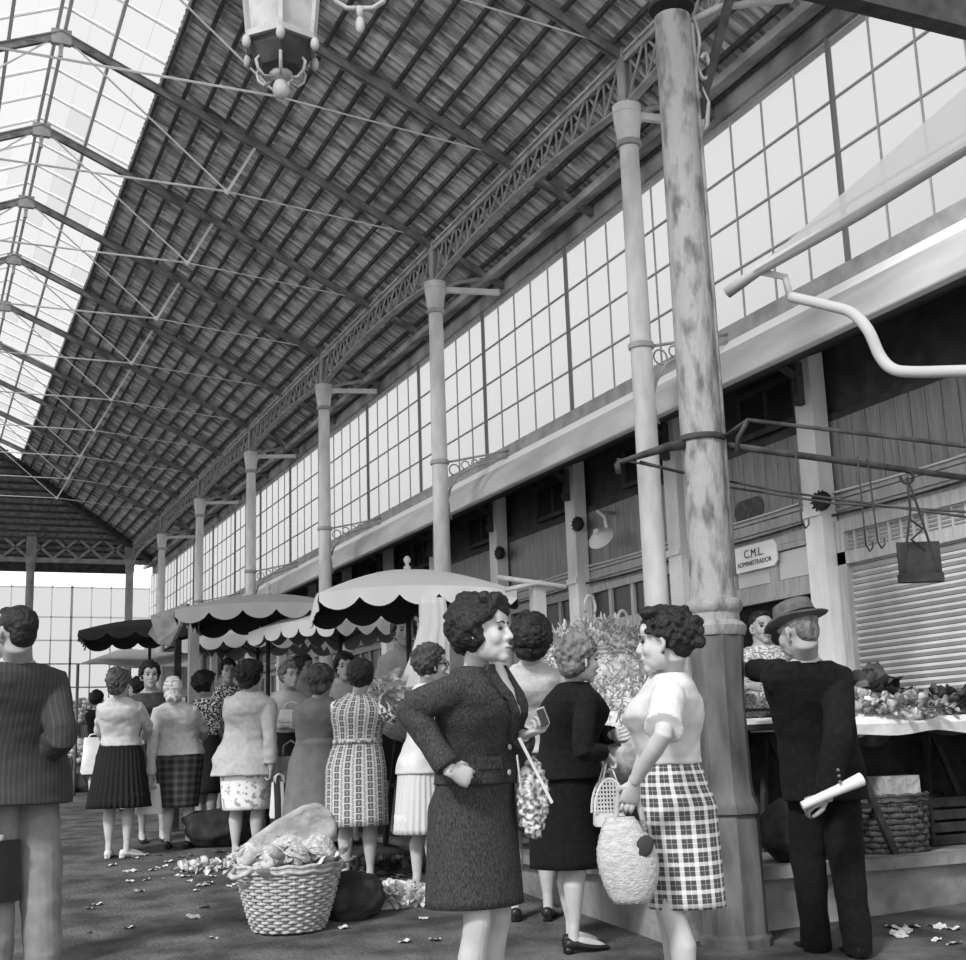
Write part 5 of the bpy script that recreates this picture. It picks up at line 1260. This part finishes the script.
# things under the right table
def crate(loc, sx, sy, sz, lab, rz=0, m=None, name='wooden_crate', n=4):
    m = m or G['wood']; t = empty(name, loc, lab, 'crate', None, rz); q = MB()
    for i in range(n):
        z = sz*(i+.5)/n; hh = sz/n*.38
        q.box((0, -sy/2, z), (sx/2, .006, hh)); q.box((0, sy/2, z), (sx/2, .006, hh)); q.box((-sx/2, 0, z), (.006, sy/2, hh)); q.box((sx/2, 0, z), (.006, sy/2, hh))
    q.build('slats', m, t); q = MB(); q.box((0, 0, .01), (sx/2, sy/2, .008)); q.build('base', m, t)
    for a in (-1, 1):
        for b in (-1, 1): q = MB(); q.box((a*(sx/2-.012), b*(sy/2-.012), sz/2), (.014, .014, sz/2)); q.build('corner_post', m, t)
    return t
def onplat(px, py): v = ray(px, py); return Vector(CAM+v*((ZP-CAM[2])/v[2]))
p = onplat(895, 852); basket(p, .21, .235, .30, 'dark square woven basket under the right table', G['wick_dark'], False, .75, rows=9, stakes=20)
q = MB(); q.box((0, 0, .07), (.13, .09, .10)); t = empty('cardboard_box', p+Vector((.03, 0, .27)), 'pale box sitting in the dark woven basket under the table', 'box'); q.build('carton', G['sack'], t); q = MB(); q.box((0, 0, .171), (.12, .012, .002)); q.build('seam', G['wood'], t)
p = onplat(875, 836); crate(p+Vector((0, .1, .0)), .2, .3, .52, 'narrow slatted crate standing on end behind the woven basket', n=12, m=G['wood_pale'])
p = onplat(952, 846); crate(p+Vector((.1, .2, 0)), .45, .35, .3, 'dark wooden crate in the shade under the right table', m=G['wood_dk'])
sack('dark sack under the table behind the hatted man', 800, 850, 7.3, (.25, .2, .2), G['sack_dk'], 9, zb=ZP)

# middle stall: counter behind the women with heaped baskets
def stallbox(loc, w_, dp, h, lab, rz, m, cloth=None):
    t = empty('market_stall', loc, lab, 'stall', None, rz); q = MB(); q.lohi((-w_/2, -dp/2, h-.05), (w_/2, dp/2, h)); q.build('counter', m, t)
    for sx in (-1, 1):
        for sy in (-1, 1): q = MB(); q.lohi((sx*w_/2-.03, sy*dp/2-.03, 0), (sx*w_/2+.03, sy*dp/2+.03, h-.05)); q.build('leg', m, t)
    q = MB(); q.lohi((-w_/2+.03, dp/2-.02, .1), (w_/2-.03, dp/2, h-.06)); q.build('back_board', m, t)  # added board, its dark colour stands in for shade below the counter
    return t
c1 = at(622, 760, 8.2); stallbox(Vector((4.1, 7.6, ZP)), .8, 1.7, .72, 'dark stall counter carrying the big straw heaped baskets', 0, G['wood_dk'])
zc = ZP+.72
def shreds(lab, c, rx_, ry_, h, n, ls, m, seed, lo=0): return heap(lab, c, rx_, ry_, h, n, ls, m, seed, name='straw_heap', cat='straw', wide=.14, lo=lo)
b1 = at(596, 662, 8.75); b1.z -= .0; basket(Vector((b1.x, b1.y, zc+.02)), .26, .36, b1.z-zc+.02, 'big basket of pale shreds high behind the black coated woman', rows=12, hoop=None, handles=False)
shreds('pale shredded straw heaped over the upper big basket', Vector((b1.x, b1.y, b1.z-.14)), .45, .45, .40, 1500, .055, G['straw'], 31)
for (x, y) in ((590, 607), (623, 622)):
    a = at(x, y, 8.5); q = MB(); q.tube([Vector((math.cos(u)*.045, 0, math.sin(u)*.075)) for u in np.linspace(-.5, PI+.5, 15)], .011, 6); o = q.build('basket_handle', G['wick'], None, True); o.location = a; o.rotation_euler = (0, 0, .2); tag(o, 'pale loop handle sticking up from the straw heap, %s one' % ('left' if x < 600 else 'right'), 'handle')
b2 = at(624, 715, 7.9); basket(Vector((b2.x, b2.y, zc+.0)), .2, .27, max(.12, b2.z-zc), 'basket of pale shreds between the black coat and the white blouse', rows=8, handles=False)
shreds('pale curly straw filling the lower basket near the white blouse', Vector((b2.x, b2.y, b2.z-.12)), .36, .34, .34, 1200, .05, G['straw'], 32)
if 0: sack('grey folded bag leaning behind the straw at the blouse woman\'s face', 628, 660, 8.35, (.12, .1, .16), G['canvas_grey'], 12, zb=at(628, 668, 8.35).z-.1)
# left middle stall
c2 = at(395, 712, 9.7); trestle(Vector((3.45, 9.08, ZP)), .7, 1.1, c2.z-ZP, 'dark trestle stall left of the tweed suit, holding the pale heap', 0, top=G['wood_dk'])
shreds('wide pale heap of leafy shreds on the stall left of the tweed suit', Vector((3.45, 9.08, c2.z)), .35, .53, .26, 1100, .06, G['straw'], 33)
heap('crumpled white leaves at the left end of the middle stall', at(388, 700, 9.2), .16, .2, .12, 90, .1, G['cloth'], 34)
# stalls further left
c3 = at(310, 740, 11.0); stallbox(Vector((4.05, 11.7, gz(4.05, 11.7))), .5, .9, .80, 'dark stall counter behind the plain grey dress', 0, G['wood_dk'])
sz_ = gz(4.05, 11.7)+.80
heap('leafy greens piled on the stall behind the plain grey dress', Vector((4.05, 11.7, sz_)), .24, .42, .18, 220, .12, nmat('stall_greens', .08, .4, 14, 4, .8), 41)
c4 = at(240, 730, 14.5); stallbox(Vector((c4.x, c4.y, gz(c4.x, c4.y))), .9, 2.6, .85, 'far stall counter seen between the heads at left centre', 0, G['wood_dk'])
heap('pale produce on the far stall between the heads', Vector((c4.x, c4.y, gz(c4.x, c4.y)+.85)), .4, 1.0, .2, 160, .13, G['leaf'], 42)
# flowers at the far left
for i, (x, y, d, s_) in enumerate(((70, 740, 18.2, .9), (82, 715, 18.6, 1.0), (88, 740, 17.6, .8), (67, 762, 17.2, .8), (92, 700, 19.5, .9), (76, 700, 19.8, .9))):
    p = at(x, y+18, d); g = gz(p.x, p.y); t = empty('flower_bucket', (p.x, p.y, g), ['bucket of pale flowers right at the jacket edge of the left man', 'tallest bucket of pale flowers beside the far stand', 'bucket of flowers by the pleated black skirt', 'low bucket of flowers on the ground by the pinstriped jacket', 'bucket of flowers under the white sheet roof', 'bucket of flowers set farthest back at left'][i], 'flowers', 'flower buckets at the far left')
    hh = max(.25, p.z-g-.1); q = MB(); q.lathe((0, 0, 0), [(.11, 0), (.15, hh), (.14, hh), (.10, .02)], 14); q.build('bucket', G['wood'], t, 'auto'); q = MB(); rd = random.Random(i)
    for k in range(26):
        a = rd.uniform(0, 6.3); r = rd.uniform(0, .26)*s_; z = hh+.30*s_+.16*rd.random()-r*.4; q.ell((math.cos(a)*r, math.sin(a)*r, z), (.05, .05, .035), None, 8, 5)
    q.build('blooms', G['leaf'], t, True); q = MB()
    for k in range(14): a = k*.45; q.tube([(0, 0, hh*.5), (math.cos(a)*.18*s_, math.sin(a)*.18*s_, hh+.3*s_)], .006, 4)
    q.build('stems', G['leaf_dark'], t)

# ------------------------------------------------------------------ bags
def handbag(c, w_, dp, h, rz, lab, m, hh=.10, name='handbag', taper=.8, cat='handbag', hm=None, rnd_=True):
    t = empty(name, c, lab, cat, None, rz); q = MB(); R_ = []
    for z, f in ((0, .9), (.02, 1), (h*.5, .98-.5*(1-taper)), (h*.95, taper), (h, taper*.97)): R_.append(ring((0, 0, z), w_/2*f, dp/2*f*(1 if z < h*.6 else .7), 24, 3.2))
    q.loft(R_); q.build('bag', m, t, 'auto')
    for sy in (-1, 1):
        q = MB(); q.tube([(-w_*.25, sy*dp*.22, h-.01), (-w_*.2, sy*dp*.15, h+hh*.7), (0, sy*.01, h+hh), (w_*.2, sy*dp*.15, h+hh*.7), (w_*.25, sy*dp*.22, h-.01)], .007, 6); q.build('handle', hm or m, t, True)
    return t
VR = math.atan2(RC[1][0], RC[0][0])
handbag(at(149, 814, 10.55), .235, .12, .24, VR, 'white square handbag hanging from the headscarf woman\'s hand', G['cloth'], .09)
handbag(at(95, 774, 10.75), .24, .12, .30, VR+.3, 'white bag at the left hip of the woman in the pleated skirt', G['cloth'], .03)
handbag(at(291, 822, 10.0), .26, .14, .50, VR, 'tall pale shopping bag left of the plain grey dress', G['sack'], .12, name='shopping_bag', cat='bag')
t = handbag(at(279, 818, 9.55), .14, .10, .26, VR+.5, 'small dark and white striped bag held by the woman in the floral skirt', objstripe('bag_stripes', .05, .7, .075, .35), .06, hm=G['cloth'])
handbag(at(292, 722, 10.4), .24, .14, .10, VR, 'shallow white basket bag behind the pale cardigan woman', G['cloth'], .06)
# briefcase
c = at(-22, 905, 6.35); t = empty('briefcase', c, 'dark leather briefcase hanging at the left picture edge', 'briefcase', None, VR+.9)
q = MB(); q.loft([ring((0, 0, z), .21*f, .045, 24, 6) for z, f in ((0, .98), (.01, 1), (.29, 1), (.30, .98))]); q.build('case', mat('brown_leather', .03, .4), t, 'auto'); q = MB(); q.tube([(-.06, 0, .3), (-.05, 0, .34), (.05, 0, .34), (.06, 0, .3)], .01, 6); q.build('handle', mat('handle_leather', .02, .4), t, True)
# plaid woman's round straw bag
c = at(632, 903, 4.92); t = empty('straw_bag', c, 'round pale woven bag with a gaping mouth, held by the checked skirt woman', 'bag', None, VR+.15)
q = MB(); R_ = []
for i in range(15):
    z = .32*i/14; u = i/14; rr = .118*(math.sin(PI*min(1, .12+.78*u))**.55); sh = -.03*u*u
    R_.append([Vector((sh+math.cos(a)*rr*(1-.35*max(0, u-.6)), math.sin(a)*rr*.62, z))*1.0+Vector((math.cos(a), math.sin(a), 0))*(.0035*math.sin(a*16+i*PI)) for a in np.linspace(0, 2*PI, 64, endpoint=False)])
q.loft(R_); q.build('woven_body', nmat('bleached_straw', .38, .55, 30, 4, .9, bump=.6, bscale=90, stretch=(1, 1, 2.5)), t, True)
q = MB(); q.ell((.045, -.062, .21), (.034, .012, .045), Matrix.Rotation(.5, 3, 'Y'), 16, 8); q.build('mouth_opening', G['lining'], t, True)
for dx in (-1, 1):
    q = MB(); q.tube([(dx*.06, -.03, .27), (dx*.045, -.02, .36), (-.01+dx*.012, 0, .43)], .012, 8); q.build('handle', G['sack'], t, True)
# black woman's plastic basket
c = at(610, 826, 6.42); t = empty('lattice_bag', c, 'pale lattice plastic basket hanging from the black coated woman\'s hand', 'bag', None, VR+.1)
q = MB(); q.loft([ring((0, 0, z), a, .05, 24, 4) for z, a in ((0, .075), (.01, .082), (.065, .078))]); q.build('solid_base', F['cream'], t, 'auto')
q = MB()
for i in range(9):
    x = -.066+.0165*i; top = .065+.16*math.sqrt(max(0, 1-(x/.082)**2))
    for sy in (-1, 1): q.box((x, sy*.046, (.06+top)/2), (.0028, .003, (top-.06)/2))
for k in range(8):
    z = .075+.02*k; hw = .08*math.sqrt(max(0.02, 1-((z-.065)/.165)**2))
    for sy in (-1, 1): q.box((0, sy*.046, z), (hw, .003, .0028))
for sy in (-1, 1): q.tube([(math.cos(a)*.08, sy*.046, .065+math.sin(a)*.165) for a in np.linspace(0, PI, 17)], .006, 6)
q.build('lattice', F['cream'], t)
for sy in (-1, 1):
    q = MB(); q.tube([(-.035, sy*.046, .215), (-.015, sy*.03, .28), (.01, 0, .34), (.02, sy*.03, .28), (.04, sy*.046, .21)], .005, 6); q.build('handle', F['cream'], t, True)
c = at(603, 868, 6.62); handbag(c, .16, .1, .26, VR, 'dark shopping bag hanging behind the lattice basket', G['sack_dk'], .2, name='shopping_bag', cat='bag')
# tweed woman's leafy bag on her forearm
c = at(534, 836, 5.08); t = empty('patterned_bag', c, 'mottled leafy patterned bag on a pale strap beside the tweed suit', 'bag', None, VR+.4)
q = MB(); q.ell((0, 0, .15), (.068, .05, .16), None, 24, 18); me = remesh(q, 'bag', .006, 2, .5, .012, 30, 3); o = put(me, 'bag', nmat('mottled_cloth', .10, .60, 46, 3, .9, lo=.4, hi=.6), t)
q = MB(); q.beam(at(519, 738, 4.98)-c, at(552, 803, 4.98)-c, .004, .012); 
t_ = q; q.v = [tuple(Matrix.Rotation(-(VR+.4), 3, 'Z') @ Vector(v)) for v in q.v]; q.build('strap', F['cream'], t)
q = MB(); q.beam(at(517, 755, 4.98)-c, at(522, 795, 4.98)-c, .004, .010); q.v = [tuple(Matrix.Rotation(-(VR+.4), 3, 'Z') @ Vector(v)) for v in q.v]; q.build('strap', F['cream'], t)

# ------------------------------------------------------------------ facade fittings
def onf(px, py, x=XF-.12): return on_x(px, py, x)
# enamel sign with its lettering
sc0 = on_x(754, 557, XF-.10); t = empty('enamel_sign', sc0, 'white enamel office sign with shaped ends lettered C.M.L., over the doorway', 'sign', None, 0)
def plate(hw, hh):
    pts = []
    for sx, sz in ((1, 1), (-1, 1), (-1, -1), (1, -1)):
        arc = [(.0, .0), (-.02, .012), (-.045, .0)] if sx*sz > 0 else [(-.045, 0), (-.02, .012), (0, 0)]
        for k, (dx, dz) in enumerate(arc):
            if k == 1: pts.append((sx*(hw-.022), sz*(hh-.022)))
            elif (dx == 0): pts.append((sx*hw, sz*(hh-.045)))
            else: pts.append((sx*(hw-.045), sz*hh))
    return pts
pp = plate(.33, .115); n = len(pp); q = MB(); q.add([(0, -a, b) for a, b in pp]+[(.018, -a, b) for a, b in pp], [tuple(range(n)), tuple(range(2*n-1, n-1, -1))]+[(i, (i+1) % n, n+(i+1) % n, n+i) for i in range(n)]); q.build('plate', mat('white_enamel', .85, .3), t, fix=True)
def text(s_, size, loc, parent, m):
    cu = bpy.data.curves.new('lettering', 'FONT'); cu.body = s_; cu.size = size; cu.align_x = 'CENTER'; cu.align_y = 'CENTER'; cu.extrude = .001; cu.space_character = 1.05
    o = bpy.data.objects.new('t', cu); C.objects.link(o); dg = bpy.context.evaluated_depsgraph_get(); dg.update(); me = bpy.data.meshes.new_from_object(o.evaluated_get(dg)); bpy.data.objects.remove(o)
    me.name = 'lettering'; me.materials.clear(); me.materials.append(m)
    r = bpy.data.objects.new('lettering', me); C.objects.link(r); r.parent = parent; r.location = loc; r.rotation_euler = (PI/2, 0, -PI/2); return r
INK = mat('sign_ink', .04, .6)
text('C.M.L.', .105, (-.004, 0, .035), t, INK); text('ADMINISTRADOR', .062, (-.004, 0, -.050), t, INK)
# oval stain patch of dark paint on the boards
p = on_x(749, 510, XF-.015); q = MB(); pts = [(math.copysign(1, math.cos(a))*.12+math.cos(a)*.11, math.sin(a)*.105) for a in np.linspace(0, 2*PI, 28, endpoint=False)]
n = len(pts); q.add([(0, -a, b) for a, b in pts]+[(.01, -a, b) for a, b in pts], [tuple(range(n)), tuple(range(2*n-1, n-1, -1))]+[(i, (i+1) % n, n+(i+1) % n, n+i) for i in range(n)]); o = q.build('name_board', nmat('faded_board', .07, .12, 20, 4, .9), None); o.location = p; tag(o, 'small dark rounded board on the planks above the office sign', 'board')
for (x, y, lab) in ((822, 501, 'frayed dark round junction box on the white post right of the sign'), (578, 524, 'dark junction box on the white post left of the first slender column'), (500, 553, 'dark junction box on the white post above the umbrella edge')):
    p = on_x(x, y, XP-.145); t = empty('junction_box', p, lab, 'box'); q = MB(); q.ell((0, 0, 0), (.06, .10, .08), None, 12, 8); q.build('case', G['wood_dk'], t, True)
    q = MB()
    for k in range(12): a = k*.52; q.tube([(0, .05*math.cos(a), .05*math.sin(a)), (-.03, .11*math.cos(a), .085*math.sin(a))], .008, 4)
    q.build('cable_end', G['wood_dk'], t)
p = on_x(601, 538, XF-.35); t = empty('enamel_lamp', p, 'round white enamel lamp on a bent arm under the cornice', 'lamp'); A3 = Matrix.Rotation(-.9, 3, 'Y') @ Matrix.Rotation(.4, 3, 'X')
q = MB(); q.lathe((0, 0, 0), [(.14, -.02), (.15, 0), (.10, .04), (.04, .08), (.03, .12)], 24, A3); q.build('shade', mat('lamp_enamel', .75, .4), t, 'auto'); q = MB(); q.tube([(.08, 0, .08), (.12, .1, .25), (.1, .22, .33), (.36, .3, .33)], .02, 8); q.build('arm', M['rod'], t, True); q = MB(); q.ell((-.05, 0, -.02), (.04, .04, .05)); q.build('bulb', mat('frosted_bulb', .7, .3), t, True)
for i, (z, x_) in enumerate(((3.49, XF-.07), (3.30, XF-.09))):
    q = MB(); pts = []; y = 5
    while y < 30: pts.append((x_, y, z-.02*abs(math.sin((y-8.48)*PI/2.135)))); y += .3
    q.tube(pts, .011, 5); tag(q.build('cable', M['iron_dark'] if i else M['rod'], None, True), ['pale cable strung along the cornice of the shops', 'dark cable strung just below the pale one along the shops'][i], 'cable')
# hanging scale and hooks on the thick bar
def hang(px, py, px2, py2, d): return at(px, py, d), at(px2, py2, d)
p = at(922, 582, 6.0); t = empty('hanging_scale', p, 'dark weighing pan hanging on cords from the bar before the shutter', 'scale', None, VR)
q = MB(); q.lohi((-.10, -.02, 0), (.10, .04, .04)); q.lohi((-.10, .0, .04), (.10, .012, .19)); q.build('pan', G['wood_dk'], t)
q = MB()
for a in (-1, 1): q.tube([(a*.08, 0, .05), (a*.02, 0, .34), (-.02, 0, .5)], .006, 5)
q.tube([(-.03, 0, .30), (.03, 0, .25), (-.03, 0, .2), (.03, 0, .15)], .007, 5); q.build('cord', G['wood_dk'], t); 
q = MB(); q.tube([(-.02+.03*math.sin(a), 0, .5+.03*math.cos(a)) for a in np.linspace(0, 5, 12)], .008, 6); q.build('hook', G['wood_dk'], t, True)
for i, (x, y, x2, y2, lab) in enumerate(((796, 455, 802, 522, 'long thin wire hook hanging left of the white post top'), (858, 463, 866, 545, 'thin wire hook hanging on the bar right of the white post'), (868, 465, 878, 542, 'second thin hook on the bar, left of the weighing pan'))):
    A_, B_ = hang(x, y, x2, y2, 6.3); q = MB(); B0 = B_-A_; q.tube([(0, 0, .03), (0, 0, 0), B0*.5, B0, B0+Vector((.02, 0, -.03)), B0+Vector((.04, 0, -.01)), B0+Vector((.04, 0, .02))], .005, 5); o = q.build('wire_hook', M['iron_dark'], None, True); o.location = A_; tag(o, lab, 'hook')

# ------------------------------------------------------------------ blurred awning frame close to the camera, upper right
c = at(966, 180, 3.2); t = empty('awning_frame', Vector((c.x+.5, c.y-.3, gz(c.x, c.y))), 'pale bent tube frame with a white cloth, close to the camera at right', 'awning'); b0 = t.location
LP = lambda x, y, d: at(x, y, d)-b0
q = MB(); q.tube([LP(727, 293, 3.5), LP(757, 271, 3.45), LP(861, 213, 3.2), LP(966, 148, 3.0), LP(1100, 66, 2.7)], [.016, .016, .015, .015, .015], 10)
q.tube([LP(757, 271, 3.45), LP(785, 277, 3.42), LP(791, 300, 3.40)], .010, 8); q.tube(smooth_path([LP(791, 297, 3.40), LP(830, 306, 3.3), LP(852, 313, 3.25), LP(868, 330, 3.2), LP(880, 356, 3.18), LP(893, 369, 3.15), LP(915, 372, 3.1), LP(966, 371, 3.0), LP(1120, 368, 2.8)]), .0145, 10)
q.build('tube', mat('grey_tube', .36, .6), t, True)
q = MB(); a, b, c_, d_ = LP(752, 272, 3.44), LP(966, 150, 3.0), LP(1100, -20, 3.0), LP(860, 172, 3.45); n = 10
vs = []
for j in range(n+1):
    for i in range(n+1):
        u, v = i/n, j/n; lo_ = a.lerp(LP(1100, 66, 2.7), u); up = a.lerp(LP(1100, -30, 3.1), u); p = lo_.lerp(up, v); p.z -= .03*math.sin(PI*v)*u; vs.append(p)
q.add(vs, [(j*(n+1)+i, j*(n+1)+i+1, (j+1)*(n+1)+i+1, (j+1)*(n+1)+i) for j in range(n) for i in range(n)])
gm = bpy.data.materials.new('sheer_cloth'); gm.use_nodes = True; N_ = gm.node_tree.nodes; L_ = gm.node_tree.links; N_.clear(); o_ = N_.new('ShaderNodeOutputMaterial'); m1 = N_.new('ShaderNodeMixShader'); m2 = N_.new('ShaderNodeMixShader'); tr = N_.new('ShaderNodeBsdfTransparent'); df = N_.new('ShaderNodeBsdfDiffuse'); tl = N_.new('ShaderNodeBsdfTranslucent')
df.inputs[0].default_value = tl.inputs[0].default_value = (.52, .52, .52, 1); m1.inputs[0].default_value = .6; m2.inputs[0].default_value = .86
L_.new(df.outputs[0], m1.inputs[1]); L_.new(tl.outputs[0], m1.inputs[2]); L_.new(tr.outputs[0], m2.inputs[1]); L_.new(m1.outputs[0], m2.inputs[2]); L_.new(m2.outputs[0], o_.inputs[0])
q.build('cloth', gm, t, True)
q = MB(); q.tube([Vector((.55, 0, 0)), Vector((.55, 0, 2.9))], .02, 8); q.tube([Vector((.55, 0, 2.55)), LP(1120, 368, 2.8)], .016, 8); q.tube([Vector((.55, 0, 2.9)), LP(1100, 66, 2.7)], .016, 8); q.build('post', F['cream'], t, True)
